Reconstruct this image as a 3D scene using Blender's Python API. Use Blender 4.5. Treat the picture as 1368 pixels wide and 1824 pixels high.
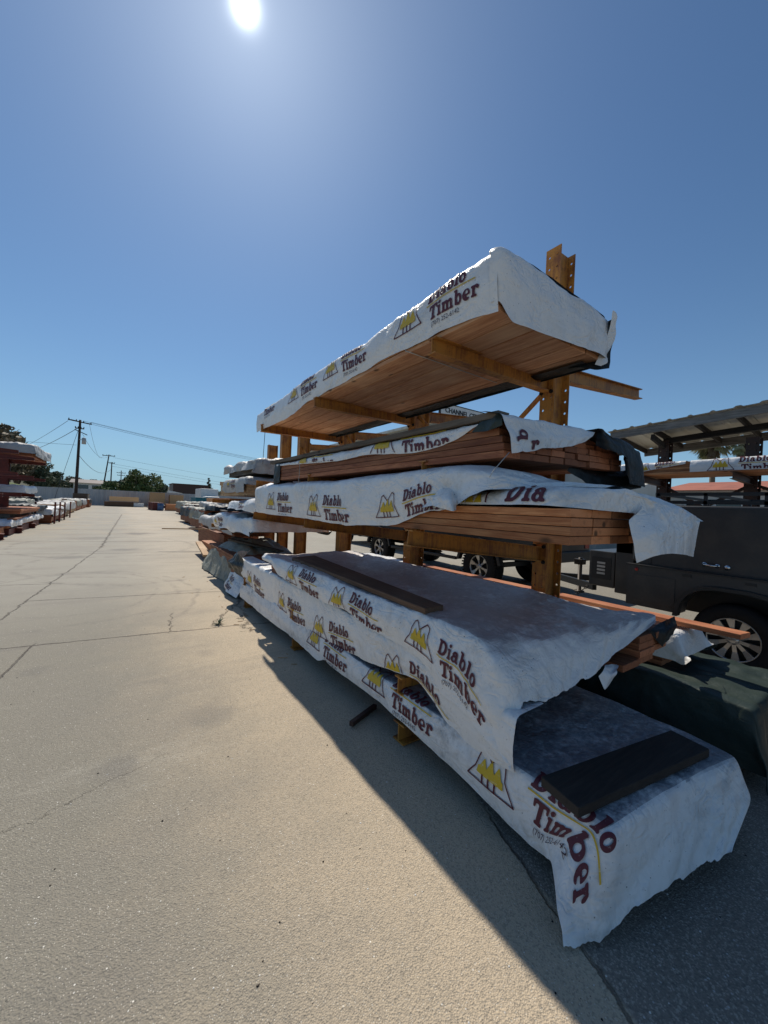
import bpy, bmesh, math, random
import numpy as np
from mathutils import Vector, Matrix
R=math.radians
random.seed(7); rng=np.random.default_rng(7)
for o in list(bpy.data.objects): bpy.data.objects.remove(o,do_unlink=True)
scn=bpy.context.scene; col=scn.collection
# ---------------------------------------------------------------- camera
YAW,PITCH,ROLL,F0=34.7,-0.6,2.4,685.0
y_,p_,r_=R(YAW),R(PITCH),R(ROLL)
Fw=np.array([math.sin(y_)*math.cos(p_),math.cos(y_)*math.cos(p_),math.sin(p_)])
rt=np.array([math.cos(y_),-math.sin(y_),0.]); up=np.cross(rt,Fw)
Rt=rt*math.cos(r_)+up*math.sin(r_); Up=-rt*math.sin(r_)+up*math.cos(r_)
CAM=np.array([0,0,1.5])
cd=bpy.data.cameras.new('camera'); cam=bpy.data.objects.new('camera',cd); col.objects.link(cam)
cd.sensor_fit='HORIZONTAL'; cd.sensor_width=36; cd.lens=36*F0/1368; cd.clip_start=0.05; cd.clip_end=6000
cam.matrix_world=Matrix(((Rt[0],Up[0],-Fw[0],0),(Rt[1],Up[1],-Fw[1],0),(Rt[2],Up[2],-Fw[2],1.5),(0,0,0,1)))
scn.camera=cam
def P(px,py,**k):
    "point of the place seen at a measured photo position, on a known plane X=, Y= or Z="
    d=Fw+Rt*(px-684)/F0-Up*(py-912)/F0
    a,v=list(k.items())[0]; i='XYZ'.index(a); t=(v-CAM[i])/d[i]
    return CAM+t*d
# ---------------------------------------------------------------- light
SUN_EL,SUN_AZ=49.6,12.4          # azimuth from +Y towards +X
sd=Vector((math.sin(R(SUN_AZ))*math.cos(R(SUN_EL)),math.cos(R(SUN_AZ))*math.cos(R(SUN_EL)),math.sin(R(SUN_EL))))
sl=bpy.data.lights.new('sun','SUN'); sl.energy=4.5; sl.angle=R(0.53); sl.color=(1,0.93,0.82)
so=bpy.data.objects.new('sun',sl); col.objects.link(so); so.rotation_euler=sd.to_track_quat('Z','Y').to_euler()
w=bpy.data.worlds.new('World'); scn.world=w; w.use_nodes=True
nt=w.node_tree; N=nt.nodes; L=nt.links
for n in list(N): N.remove(n)
out=N.new('ShaderNodeOutputWorld'); bg=N.new('ShaderNodeBackground'); sky=N.new('ShaderNodeTexSky')
sky.sky_type='NISHITA'; sky.sun_disc=False; sky.sun_elevation=R(SUN_EL); sky.sun_rotation=R(SUN_AZ)
sky.air_density=1.0; sky.dust_density=0.05; sky.ozone_density=1.3; sky.altitude=0
SKY_S=0.074
bg.inputs[1].default_value=SKY_S
tc=N.new('ShaderNodeTexCoord'); vm=N.new('ShaderNodeVectorMath'); vm.operation='DOT_PRODUCT'
vm.inputs[1].default_value=sd; L.new(tc.outputs['Generated'],vm.inputs[0])
def wm(op,a,b=None):
    n=N.new('ShaderNodeMath'); n.operation=op
    for i,x in enumerate((a,b)):
        if x is None: continue
        if hasattr(x,'links') or hasattr(x,'is_linked'): L.new(x,n.inputs[i])
        else: n.inputs[i].default_value=x
    return n.outputs[0]
ang=wm('ARCCOSINE',wm('MINIMUM',vm.outputs['Value'],1.0))
core=wm('MULTIPLY',wm('EXPONENT',wm('MULTIPLY',wm('POWER',wm('DIVIDE',ang,0.0088),1.15),-1.0)),110.0)
halo=wm('MULTIPLY',wm('EXPONENT',wm('DIVIDE',ang,-0.20)),6.0)
glow=wm('ADD',core,halo)
cg=N.new('ShaderNodeMix'); cg.data_type='RGBA'; cg.blend_type='ADD'; cg.inputs[0].default_value=1
sc=N.new('ShaderNodeVectorMath'); sc.operation='SCALE'; sc.inputs[0].default_value=(0.93,0.98,1.0); L.new(glow,sc.inputs['Scale'])
sz=N.new('ShaderNodeSeparateXYZ'); L.new(tc.outputs['Generated'],sz.inputs[0])
hz=wm('MULTIPLY',wm('EXPONENT',wm('DIVIDE',wm('ABSOLUTE',sz.outputs['Z']),-0.15)),0.90)
hm=N.new('ShaderNodeMix'); hm.data_type='RGBA'; L.new(hz,hm.inputs[0]); tn=N.new('ShaderNodeMix'); tn.data_type='RGBA'; tn.blend_type='MULTIPLY'; tn.inputs[0].default_value=1; L.new(sky.outputs[0],tn.inputs['A']); tn.inputs['B'].default_value=(0.74,0.98,1.16,1); L.new(tn.outputs['Result'],hm.inputs['A']); hm.inputs['B'].default_value=(3.7,6.2,8.4,1)
L.new(hm.outputs['Result'],cg.inputs['A']); L.new(sc.outputs[0],cg.inputs['B'])
L.new(cg.outputs['Result'],bg.inputs[0]); L.new(bg.outputs[0],out.inputs[0])
scn.view_settings.view_transform='Standard'; scn.view_settings.look='None'; scn.view_settings.gamma=1
scn.view_settings.exposure=0.0
# ---------------------------------------------------------------- materials
class NT:
    def __init__(s,name):
        s.m=bpy.data.materials.new(name); s.m.use_nodes=True; s.t=s.m.node_tree; s.n=s.t.nodes; s.l=s.t.links
        s.b=s.n['Principled BSDF']
        s.tc=s.n.new('ShaderNodeTexCoord'); s.obj=s.tc.outputs['Object']
    def put(s,sock,x):
        if isinstance(x,bpy.types.NodeSocket): s.l.new(x,sock)
        else: sock.default_value=x
    def math(s,op,a,b=0.0,c=None,clamp=False):
        n=s.n.new('ShaderNodeMath'); n.operation=op; n.use_clamp=clamp
        s.put(n.inputs[0],a); s.put(n.inputs[1],b)
        if c is not None: s.put(n.inputs[2],c)
        return n.outputs[0]
    def mapping(s,scale=(1,1,1),loc=(0,0,0),rot=(0,0,0),src=None):
        n=s.n.new('ShaderNodeMapping'); s.l.new(src or s.obj,n.inputs[0])
        n.inputs['Scale'].default_value=scale; n.inputs['Rotation'].default_value=rot; s.put(n.inputs['Location'],loc)
        return n.outputs[0]
    def noise(s,vec,scale,detail=4,rough=0.55,dist=0):
        n=s.n.new('ShaderNodeTexNoise'); s.l.new(vec,n.inputs['Vector']); n.inputs['Scale'].default_value=scale
        n.inputs['Detail'].default_value=detail; n.inputs['Roughness'].default_value=rough; n.inputs['Distortion'].default_value=dist
        return n.outputs['Fac']
    def noise_vec(s,amt):
        n=s.n.new('ShaderNodeTexNoise'); s.l.new(s.obj,n.inputs['Vector']); n.inputs['Scale'].default_value=3.0; n.inputs['Detail'].default_value=3
        m=s.n.new('ShaderNodeVectorMath'); m.operation='SCALE'; s.l.new(n.outputs['Color'],m.inputs[0]); m.inputs['Scale'].default_value=amt
        a=s.n.new('ShaderNodeVectorMath'); a.operation='ADD'; s.l.new(s.obj,a.inputs[0]); s.l.new(m.outputs[0],a.inputs[1]); return a.outputs[0]
    def voro(s,vec,scale,feature='F1',out='Distance',rand=1):
        n=s.n.new('ShaderNodeTexVoronoi'); n.feature=feature; s.l.new(vec,n.inputs['Vector']); n.inputs['Scale'].default_value=scale
        n.inputs['Randomness'].default_value=rand
        return n.outputs[out]
    def ramp(s,x,a,b,lo=0.0,hi=1.0):
        n=s.n.new('ShaderNodeMapRange'); s.l.new(x,n.inputs[0]); n.inputs[1].default_value=a; n.inputs[2].default_value=b
        n.inputs[3].default_value=lo; n.inputs[4].default_value=hi; n.interpolation_type='SMOOTHSTEP'
        return n.outputs[0]
    def mix(s,f,a,b,mode='MIX'):
        n=s.n.new('ShaderNodeMix'); n.data_type='RGBA'; n.blend_type=mode
        s.put(n.inputs[0],f)
        for k,x in (('A',a),('B',b)):
            if isinstance(x,tuple) and len(x)==3: x=x+(1,)
            s.put(n.inputs[k],x)
        return n.outputs['Result']
    def bump(s,h,strength=0.3,dist=0.01,prev=None):
        n=s.n.new('ShaderNodeBump'); s.l.new(h,n.inputs['Height']); n.inputs['Strength'].default_value=strength; n.inputs['Distance'].default_value=dist
        if prev is not None: s.l.new(prev,n.inputs['Normal'])
        s.l.new(n.outputs[0],s.b.inputs['Normal']); return n.outputs[0]
    def fin(s,c,rough=0.6,metal=0,spec=0.5):
        if isinstance(c,tuple) and len(c)==3: c=c+(1,)
        s.put(s.b.inputs['Base Color'],c); s.put(s.b.inputs['Roughness'],rough); s.b.inputs['Metallic'].default_value=metal
        s.b.inputs['Specular IOR Level'].default_value=spec
        return s.m
def simple(name,c,rough=0.6,metal=0,var=0.25,scale=6,bump=0.15,spec=0.4,dirt=None):
    t=NT(name); n1=t.noise(t.obj,scale,5); n2=t.noise(t.obj,scale*9,3)
    f=t.ramp(n1,0.35,0.7)
    c2=dirt or tuple(x*(1-var) for x in c)
    cc=t.mix(f,c,c2); cc=t.mix(t.math('MULTIPLY',t.ramp(n2,0.45,0.75),0.25),cc,tuple(x*0.6 for x in c))
    if bump: t.bump(n2,bump,0.004)
    return t.fin(cc,rough,metal,spec)
def tarp_mat(name,base,dirt,inner,dirt_amt=0.5,rough=0.42,top=0.0,topc=(0.2,0.17,0.16),bmp=0.42):
    t=NT(name)
    n1=t.noise(t.obj,2.2,6,0.6); n2=t.noise(t.mapping((1,6,6)),2.5,5,0.65); n3=t.noise(t.obj,26,5,0.7)
    f=t.math('MULTIPLY',t.math('MULTIPLY',t.ramp(n1,0.42,0.72),t.ramp(n2,0.35,0.7)),dirt_amt,clamp=True)
    c=t.mix(f,base,dirt)
    c=t.mix(t.math('MULTIPLY',t.ramp(n3,0.55,0.78),0.30),c,tuple(x*0.55 for x in dirt))
    sp=t.noise(t.obj,90,2,0.5); c=t.mix(t.ramp(sp,0.72,0.76),c,(0.06,0.055,0.05))
    g=t.n.new('ShaderNodeNewGeometry')
    if top:  # upward-facing areas mix towards topc in noisy patches
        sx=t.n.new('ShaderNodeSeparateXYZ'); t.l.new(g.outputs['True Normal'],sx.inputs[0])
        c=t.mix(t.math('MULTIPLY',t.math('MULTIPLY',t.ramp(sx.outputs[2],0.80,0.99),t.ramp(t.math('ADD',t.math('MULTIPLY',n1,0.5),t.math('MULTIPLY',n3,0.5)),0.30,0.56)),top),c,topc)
    c=t.mix(g.outputs['Backfacing'],c,inner)
    def ridge(sc_,wd,dist,mp=None,det=1.5):
        n_=t.noise(mp or t.obj,sc_,det,0.5,dist); return t.ramp(t.math('ABSOLUTE',t.math('SUBTRACT',n_,0.5)),0.0,wd)
    h=t.math('MULTIPLY',ridge(3.2,0.10,0.8),0.9)
    h=t.math('ADD',h,t.math('MULTIPLY',ridge(8.5,0.12,1.2,t.mapping((1,.6,1.3))),0.75))
    h=t.math('ADD',h,t.math('MULTIPLY',ridge(19,0.14,1.0,t.mapping((1,1.3,.8))),0.40))
    msk=t.ramp(t.noise(t.obj,2.6,3),0.35,0.65,0.25,1.0)
    v2=t.voro(t.noise_vec(0.35),15,'DISTANCE_TO_EDGE'); h=t.math('ADD',h,t.math('MULTIPLY',t.math('MINIMUM',v2,0.3),0.9))
    nz=t.noise(t.obj,6,6,0.72,0.8)
    h=t.math('ADD',t.math('MULTIPLY',h,msk),t.math('MULTIPLY',nz,0.8))
    t.bump(h,bmp,0.012)
    return t.fin(c,rough,0,0.35)
M={}
M['tarp']=tarp_mat('white_tarp',(0.80,0.79,0.77),(0.42,0.39,0.33),(0.02,0.024,0.024),0.40,rough=0.36)
M['tarp_dark_top']=tarp_mat('dark_top_tarp',(0.78,0.77,0.75),(0.14,0.145,0.15),(0.02,0.024,0.024),0.7,top=0.85,topc=(0.13,0.14,0.16))  # upward faces go to a dark blue-grey
M['tarp_mid']=tarp_mat('brown_top_tarp',(0.80,0.79,0.77),(0.38,0.35,0.31),(0.02,0.024,0.024),0.5,top=0.9,topc=(0.40,0.34,0.32))  # upward faces go to a darker brown-grey
M['tarp_far']=tarp_mat('weathered_tarp',(0.43,0.42,0.40),(0.15,0.14,0.12),(0.05,0.05,0.05),0.7,0.5)
M['tarp_green']=tarp_mat('dark_green_tarp',(0.026,0.040,0.034),(0.045,0.05,0.04),(0.02,0.022,0.02),0.35,0.5,bmp=0.16)
M['tarp_grey']=tarp_mat('grey_green_tarp',(0.26,0.26,0.21),(0.09,0.09,0.075),(0.03,0.03,0.03),0.8,0.55)
M['tarp_black']=tarp_mat('black_tarp',(0.010,0.013,0.014),(0.02,0.022,0.02),(0.010,0.012,0.012),0.4,0.5,bmp=0.3)
t=NT('maroon_print'); t.fin(t.mix(t.ramp(t.noise(t.obj,55,5,0.75),0.60,0.74),(0.105,0.022,0.032),(0.42,0.36,0.35)),0.5,0,0.3); M['maroon']=t.m
t=NT('yellow_print'); t.fin(t.mix(t.ramp(t.noise(t.obj,45,5,0.75),0.56,0.74),(0.62,0.42,0.03),(0.68,0.64,0.48)),0.5,0,0.3); M['yellow']=t.m
M['ink']=simple('dark_print',(0.06,0.03,0.05),0.5,var=0.3,scale=30,bump=0)
M['faint']=simple('faint_print',(0.06,0.065,0.07),0.5,bump=0)
def wood(name,base,dark,hi,rough=0.7,vary=0.45,axis='Y',weather=None):
    t=NT(name); oi=t.n.new('ShaderNodeObjectInfo'); r=oi.outputs['Random']
    cx=t.n.new('ShaderNodeCombineXYZ'); t.l.new(t.math('MULTIPLY',r,37.0),cx.inputs[0]); t.l.new(t.math('MULTIPLY',r,91.0),cx.inputs[1]); t.l.new(t.math('MULTIPLY',r,13.0),cx.inputs[2])
    va=t.n.new('ShaderNodeVectorMath'); va.operation='ADD'; t.l.new(t.obj,va.inputs[0]); t.l.new(cx.outputs[0],va.inputs[1]); v=va.outputs[0]
    sc={'Y':(1,0.07,1),'X':(0.07,1,1)}[axis]
    g=t.noise(t.mapping(sc,src=v),34,6,0.65,0.6); g2=t.noise(t.mapping(sc,src=v),9,3,0.5,2.5)
    rings=t.math('FRACT',t.math('MULTIPLY',g2,9.0)); rings=t.ramp(rings,0.2,1.0)
    c=t.mix(t.ramp(g,0.32,0.70),base,dark); c=t.mix(t.math('MULTIPLY',rings,0.5),c,dark); fine=t.noise(t.mapping({'Y':(1,0.02,1),'X':(0.02,1,1)}[axis],src=v),140,3,0.6); c=t.mix(t.math('MULTIPLY',t.ramp(fine,0.5,0.7),0.45),c,dark)
    c=t.mix(t.math('MULTIPLY',t.ramp(t.noise(v,1.7,2),0.45,0.8),0.5),c,hi)
    ge=t.n.new('ShaderNodeNewGeometry'); se=t.n.new('ShaderNodeSeparateXYZ'); t.l.new(ge.outputs['True Normal'],se.inputs[0]); en=t.ramp(t.math('ABSOLUTE',se.outputs[1 if axis=='Y' else 0]),0.8,0.95)
    sv=t.n.new('ShaderNodeSeparateXYZ'); t.l.new(t.obj,sv.inputs[0]); rx=t.math('SUBTRACT',sv.outputs[0 if axis=='Y' else 1],t.math('MULTIPLY',r,.25)); rz_=t.math('ADD',sv.outputs[2],t.math('MULTIPLY',r,.12))
    rad=t.math('SQRT',t.math('ADD',t.math('MULTIPLY',rx,rx),t.math('MULTIPLY',rz_,rz_))); ring=t.math('FRACT',t.math('ADD',t.math('MULTIPLY',rad,150.0),t.math('MULTIPLY',g,1.5)))
    ecol=t.mix(t.ramp(ring,0.1,0.9),tuple(x*1.05 for x in base),tuple(x*1.7 for x in dark)); ecol=t.mix(t.math('MULTIPLY',t.ramp(t.noise(v,22,5,0.7),0.5,0.7),0.6),ecol,tuple(x*.8 for x in dark)); c=t.mix(en,c,ecol)
    kv=t.mapping({'Y':(1,0.45,1),'X':(0.45,1,1)}[axis],src=v); k=t.voro(kv,6.5); c=t.mix(t.ramp(k,0.15,0.05),c,tuple(x*0.22 for x in base))
    br=t.math('ADD',t.math('MULTIPLY',r,vary*2),1-vary)
    mu=t.n.new('ShaderNodeVectorMath'); mu.operation='SCALE'; t.l.new(c,mu.inputs[0]); t.l.new(br,mu.inputs['Scale'])
    t.bump(g,0.35,0.004)
    return t.fin(mu.outputs[0],rough,0,0.3)
M['fir']=wood('fir_timber',(0.56,0.255,0.11),(0.30,0.10,0.038),(0.68,0.40,0.19),vary=0.42)
M['knotty']=wood('knotty_planks',(0.60,0.33,0.17),(0.36,0.15,0.065),(0.70,0.46,0.27),vary=0.28)
M['red']=wood('redwood_timber',(0.46,0.185,0.085),(0.22,0.07,0.033),(0.58,0.28,0.13),vary=0.4)
M['pale']=wood('pale_timber',(0.50,0.34,0.19),(0.33,0.19,0.09),(0.62,0.46,0.28))
M['oldwood']=wood('dark_plank',(0.040,0.033,0.028),(0.02,0.017,0.015),(0.065,0.055,0.045),0.8,0.2)
M['oldwoodx']=wood('dark_plank_cross',(0.040,0.033,0.028),(0.02,0.017,0.015),(0.065,0.055,0.045),0.8,0.2,'X')
M['brownplank']=wood('brown_plank',(0.17,0.10,0.06),(0.08,0.045,0.028),(0.22,0.14,0.09),0.75,0.15)
M['fasciawood']=wood('peeling_fascia_wood',(0.30,0.28,0.25),(0.12,0.11,0.10),(0.42,0.40,0.36),0.85,0.2)
M['greywood']=wood('weathered_grey_wood',(0.15,0.12,0.088),(0.065,0.05,0.038),(0.22,0.18,0.135),0.85,0.25)
def steel(name,c,rust,amt=0.5,scale=5):
    t=NT(name); a=t.noise(t.obj,scale,7,0.7); b=t.noise(t.obj,scale*7,5,0.7); s=t.noise(t.mapping((8,8,0.7)),6,4,0.6)
    f=t.math('MULTIPLY',t.ramp(t.math('ADD',t.math('MULTIPLY',a,0.6),t.math('MULTIPLY',s,0.4)),0.42,0.62),amt)
    cc=t.mix(f,c,rust); cc=t.mix(t.math('MULTIPLY',t.ramp(b,0.58,0.72),0.7),cc,tuple(x*0.5 for x in rust))
    t.bump(b,0.2,0.003); return t.fin(cc,0.55,0,0.4)
M['rack']=steel('orange_rack_paint',(0.46,0.20,0.036),(0.17,0.06,0.026),0.85)
M['rack_red']=steel('red_rack_paint',(0.15,0.026,0.018),(0.07,0.02,0.015),0.8)
M['rack_dark']=steel('brown_rack_paint',(0.06,0.028,0.02),(0.03,0.018,0.014),0.7)
M['bolt']=simple('dark_bolt_steel',(0.03,0.024,0.02),0.5,0.6)
M['string']=simple('white_string',(0.55,0.52,0.46),0.8,bump=0)
M['black']=simple('black_paint',(0.016,0.018,0.020),0.5,0,0.2,3,0.05,0.5)
M['black2']=simple('charcoal_coating',(0.028,0.032,0.036),0.36,0,0.3,4,0.12,0.5,dirt=(0.05,0.05,0.048))
M['pickup']=simple('dark_teal_car_paint',(0.010,0.017,0.022),0.28,0.2,0.1,3,0,0.7)
M['rubber']=simple('tyre_rubber',(0.014,0.014,0.015),0.8,0,0.2,20,0.2,0.2)
M['alloy']=simple('silver_alloy',(0.42,0.43,0.44),0.3,0.85,0.1,20,0)
M['chrome']=simple('chrome',(0.6,0.6,0.6),0.15,1.0,0.1,20,0)
M['glass']=simple('dark_glass',(0.012,0.016,0.02),0.06,0,0,1,0,0.8)
M['white']=simple('white_paint',(0.72,0.72,0.70),0.5,0,0.15,2,0.05)
M['signw']=simple('sign_white',(0.70,0.71,0.68),0.5,0,0.15,1,0.0)
M['letter']=simple('sign_black',(0.015,0.015,0.018),0.5,0,0,1,0)
M['redlens']=simple('red_lens',(0.35,0.02,0.015),0.2,0,0.1,20,0)
M['bark']=simple('bark',(0.17,0.13,0.09),0.9,0,0.4,8,0.4)
M['pole']=simple('creosoted_pole',(0.05,0.035,0.028),0.9,0,0.4,3,0.3)
M['wire']=simple('wire',(0.06,0.065,0.075),0.6,0,0,1,0)
M['blue']=simple('blue_drum',(0.06,0.12,0.24),0.5)
M['teal']=simple('teal_bin',(0.015,0.17,0.22),0.5)
M['navy']=simple('navy_bin',(0.012,0.03,0.06),0.5)
def foliage(name,a,b):
    t=NT(name); oi=t.noise(t.obj,0.9,4); f=t.noise(t.obj,6,3)
    c=t.mix(t.ramp(oi,0.35,0.65),a,b); c=t.mix(t.math('MULTIPLY',t.ramp(f,0.5,0.7),0.5),c,tuple(x*1.7 for x in b))
    t.b.inputs['Subsurface Weight'].default_value=0
    return t.fin(c,0.7,0,0.25)
M['leaf']=foliage('green_foliage',(0.06,0.095,0.03),(0.11,0.14,0.045))
M['leafd']=foliage('dark_foliage',(0.055,0.075,0.04),(0.09,0.105,0.06))
M['leafo']=foliage('olive_brown_foliage',(0.10,0.088,0.05),(0.16,0.12,0.07))
M['palm']=foliage('palm_foliage',(0.22,0.25,0.13),(0.36,0.33,0.20))
def corr_mat(name,c,scale,axis=0,rough=0.5,c2=None):
    t=NT(name); sx=t.n.new('ShaderNodeSeparateXYZ'); t.l.new(t.obj,sx.inputs[0])
    s=t.math('SINE',t.math('MULTIPLY',sx.outputs[axis],scale)); s=t.math('MULTIPLY_ADD',s,0.5,0.5)
    n1=t.noise(t.mapping((1,1,0.15)),1.5,5,0.6); n2=t.noise(t.obj,12,3)
    panel=t.n.new('ShaderNodeTexWhiteNoise'); panel.noise_dimensions='1D'; t.l.new(t.math('FLOOR',t.math('MULTIPLY',sx.outputs[axis],0.9)),panel.inputs['W'])
    cc=t.mix(t.ramp(n1,0.4,0.7),c,c2 or tuple(x*0.8 for x in c)); cc=t.mix(t.math('MULTIPLY',panel.outputs['Value'],0.25),cc,tuple(x*0.7 for x in c))
    t.bump(s,0.8,0.03); return t.fin(cc,rough,0.0,0.4)
M['fence']=corr_mat('galvanised_fence',(0.40,0.42,0.43),26)
M['metalroof']=corr_mat('corrugated_roof',(0.62,0.60,0.52),14,1,0.5,(0.5,0.47,0.38))
M['metalwall']=corr_mat('corrugated_wall',(0.30,0.32,0.31),20,1)
M['stucco']=simple('white_stucco',(0.70,0.68,0.63),0.85,0,0.1,2,0.2)
M['tile']=corr_mat('red_tile',(0.38,0.13,0.08),18,0,0.8,(0.26,0.09,0.06))
def ground_mat():
    t=NT('concrete_yard'); sx=t.n.new('ShaderNodeSeparateXYZ'); t.l.new(t.obj,sx.inputs[0]); X,Y=sx.outputs[0],sx.outputs[1]
    big=t.noise(t.obj,0.5,5,0.6); mid=t.noise(t.obj,2.3,6,0.65,0.4); st=t.noise(t.mapping((0.25,1.6,1)),1.4,6,0.7,0.8)
    grey=(0.262,0.241,0.195); warm=(0.58,0.465,0.325); pale=(0.43,0.405,0.345)
    # rusty-warm zone alongside the rack, greyer towards the lane's middle
    wx=t.math('MULTIPLY',t.ramp(t.math('ADD',X,t.math('MULTIPLY',mid,0.9)),0.2,1.75),t.ramp(X,6.0,3.0))
    c=t.mix(t.math('MULTIPLY',wx,0.85),grey,warm)
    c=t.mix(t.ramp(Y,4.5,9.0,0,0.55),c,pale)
    c=t.mix(t.math('MULTIPLY',t.ramp(big,0.4,0.72),0.35),c,(0.24,0.22,0.19))
    c=t.mix(t.math('MULTIPLY',t.ramp(st,0.50,0.75),0.42),c,(0.22,0.20,0.175))
    c=t.mix(t.math('MULTIPLY',t.ramp(st,0.42,0.22),0.35),c,(0.52,0.49,0.42))
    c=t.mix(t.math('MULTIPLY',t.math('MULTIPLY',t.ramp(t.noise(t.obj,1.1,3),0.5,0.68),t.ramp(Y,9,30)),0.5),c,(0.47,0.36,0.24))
    # tyre swirls: thin dark arcs
    for (cx,cy,r0,wd) in ((-0.6,7.4,1.5,0.04),(-0.6,7.2,1.75,0.035),(-0.55,7.5,1.15,0.03),(0.5,10.5,2.1,0.06),(-0.2,14.5,2.3,0.08)):
        dx=t.math('SUBTRACT',X,cx); dy=t.math('MULTIPLY',t.math('SUBTRACT',Y,cy),0.8)
        rr=t.math('SQRT',t.math('ADD',t.math('MULTIPLY',dx,dx),t.math('MULTIPLY',dy,dy)))
        e=t.math('ABSOLUTE',t.math('SUBTRACT',rr,t.math('ADD',r0,t.math('MULTIPLY',t.math('SUBTRACT',big,0.5),0.8))))
        f=t.math('MULTIPLY',t.ramp(e,wd*1.8,0.0),t.math('MULTIPLY',t.ramp(mid,0.42,0.6),0.38))
        c=t.mix(f,c,(0.17,0.155,0.14))
    # oil stains
    for (cx,cy,r0,k) in ((0.05,2.55,0.14,0.35),(0.55,2.9,0.25,0.3),(-0.05,1.35,0.3,0.18),(0.75,4.05,0.14,0.25),(-0.9,11.8,0.5,0.5),(0.2,13.2,0.45,0.5),(0.75,19.0,0.8,0.6),(-0.8,17.0,1.0,0.4),(-0.55,4.3,0.2,0.3)):
        dx=t.math('SUBTRACT',X,cx); dy=t.math('SUBTRACT',Y,cy)
        rr=t.math('SQRT',t.math('ADD',t.math('MULTIPLY',dx,dx),t.math('MULTIPLY',dy,dy)))
        rr=t.math('ADD',rr,t.math('MULTIPLY',t.math('SUBTRACT',mid,0.5),r0*1.6))
        c=t.mix(t.math('MULTIPLY',t.ramp(rr,r0,r0*0.2),k),c,(0.15,0.14,0.13))
    # exposed aggregate
    vc=t.voro(t.obj,175,'F1','Color'); vd=t.voro(t.obj,175); sv=t.n.new('ShaderNodeSeparateXYZ'); t.l.new(vc,sv.inputs[0])
    fade=t.math('MULTIPLY',t.ramp(Y,9,3,0.25,1.0),1.0)
    c=t.mix(t.math('MULTIPLY',t.math('MULTIPLY',t.ramp(sv.outputs[0],0.70,0.95),t.ramp(vd,0.45,0.2)),t.math('MULTIPLY',fade,0.65)),c,(0.70,0.66,0.57))
    c=t.mix(t.math('MULTIPLY',t.ramp(sv.outputs[1],0.60,0.95),t.math('MULTIPLY',fade,0.40)),c,(0.14,0.13,0.11))
    f2=t.noise(t.obj,60,4,0.7); c=t.mix(t.math('MULTIPLY',t.ramp(f2,0.5,0.75),0.4),c,(0.2,0.185,0.16))
    v3=t.voro(t.obj,75,'F1','Color'); s3=t.n.new('ShaderNodeSeparateXYZ'); t.l.new(v3,s3.inputs[0]); d3=t.voro(t.obj,75)
    c=t.mix(t.math('MULTIPLY',t.math('MULTIPLY',t.ramp(s3.outputs[0],0.955,0.97),t.ramp(d3,0.24,0.16)),0.9),c,(0.76,0.73,0.66))
    c=t.mix(t.math('MULTIPLY',t.math('MULTIPLY',t.ramp(s3.outputs[1],0.955,0.97),t.ramp(d3,0.20,0.12)),0.9),c,(0.07,0.06,0.055))
    # asphalt beyond the seam (near right)
    seam=t.math('ADD',t.math('SUBTRACT',X,t.math('MULTIPLY_ADD',Y,0.33,1.15)),t.math('MULTIPLY',t.math('SUBTRACT',mid,0.5),0.12))
    asp=t.math('MULTIPLY',t.ramp(seam,-0.01,0.02),t.ramp(Y,1.9,1.5))
    ac=t.mix(t.ramp(sv.outputs[2],0.6,0.95),(0.25,0.215,0.175),(0.42,0.37,0.30)); ac=t.mix(t.math('MULTIPLY',t.ramp(f2,0.45,0.7),0.6),ac,(0.12,0.105,0.09))
    ac=t.mix(t.math('MULTIPLY',t.math('MULTIPLY',t.ramp(s3.outputs[0],0.86,0.9),t.ramp(d3,0.3,0.2)),0.8),ac,(0.55,0.53,0.5))
    c=t.mix(asp,c,ac)
    # joints and cracks: a*X+b*Y=c lines with wobble
    wob=t.math('MULTIPLY',t.math('SUBTRACT',t.noise(t.obj,3.0,7,0.75),0.5),1.0)
    crack=None
    def line(p,q,wd,wamp,ends=None):
        nonlocal crack
        dx,dy=q[0]-p[0],q[1]-p[1]; n=math.hypot(dx,dy); a,b=-dy/n,dx/n; cc=a*p[0]+b*p[1]
        v=t.math('ADD',t.math('MULTIPLY',X,a),t.math('MULTIPLY_ADD',Y,b,-cc))
        v=t.math('ABSOLUTE',t.math('ADD',v,t.math('MULTIPLY',wob,wamp)))
        f=t.ramp(v,wd,wd*0.25)
        al=t.math('ADD',t.math('MULTIPLY',X,dx/n),t.math('MULTIPLY',Y,dy/n)); a0=(p[0]*dx+p[1]*dy)/n
        f=t.math('MULTIPLY',f,t.math('MULTIPLY',t.ramp(al,a0-0.15,a0),t.ramp(al,a0+n+0.15,a0+n)))
        crack=f if crack is None else t.math('MAXIMUM',crack,f)
    line((-6,5.70),(1.9,4.72),0.016,0.12)
    line((-1.12,6.0),(-.37,13.9),0.014,0.22); line((-.37,13.9),(0.3,40),0.035,0.4)
    line((-0.93,7.16),(2.4,6.6),0.018,0.10)
    line((-6,13.4),(2.6,12.0),0.035,0.10)
    line((-6,9.6),(-0.8,8.38),0.022,0.08)
    line((-0.76,4.05),(-0.66,5.0),0.012,0.10)
    line((-8,17.2),(2.55,15.2),0.05,0.2)
    line((-8,22.2),(3,20.8),0.06,0.2)
    line((-9,31),(5,29),0.10,0.4)
    line((-9,44),(9,41),0.16,0.4)
    line((-9,58),(9,56),0.22,0.6)
    line((1.15,0.0),(1.53,1.15),0.010,0.09)
    line((-0.63,2.2),(0.15,2.5),0.0014,0.30)
    line((1.0,5.0),(1.9,6.6),0.014,0.5)
    line((1.3,4.6),(2.0,9.0),0.014,0.7)
    line((0.55,4.95),(0.62,5.6),0.006,0.3)
    line((1.4,7.0),(2.3,7.4),0.012,0.5)
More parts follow.
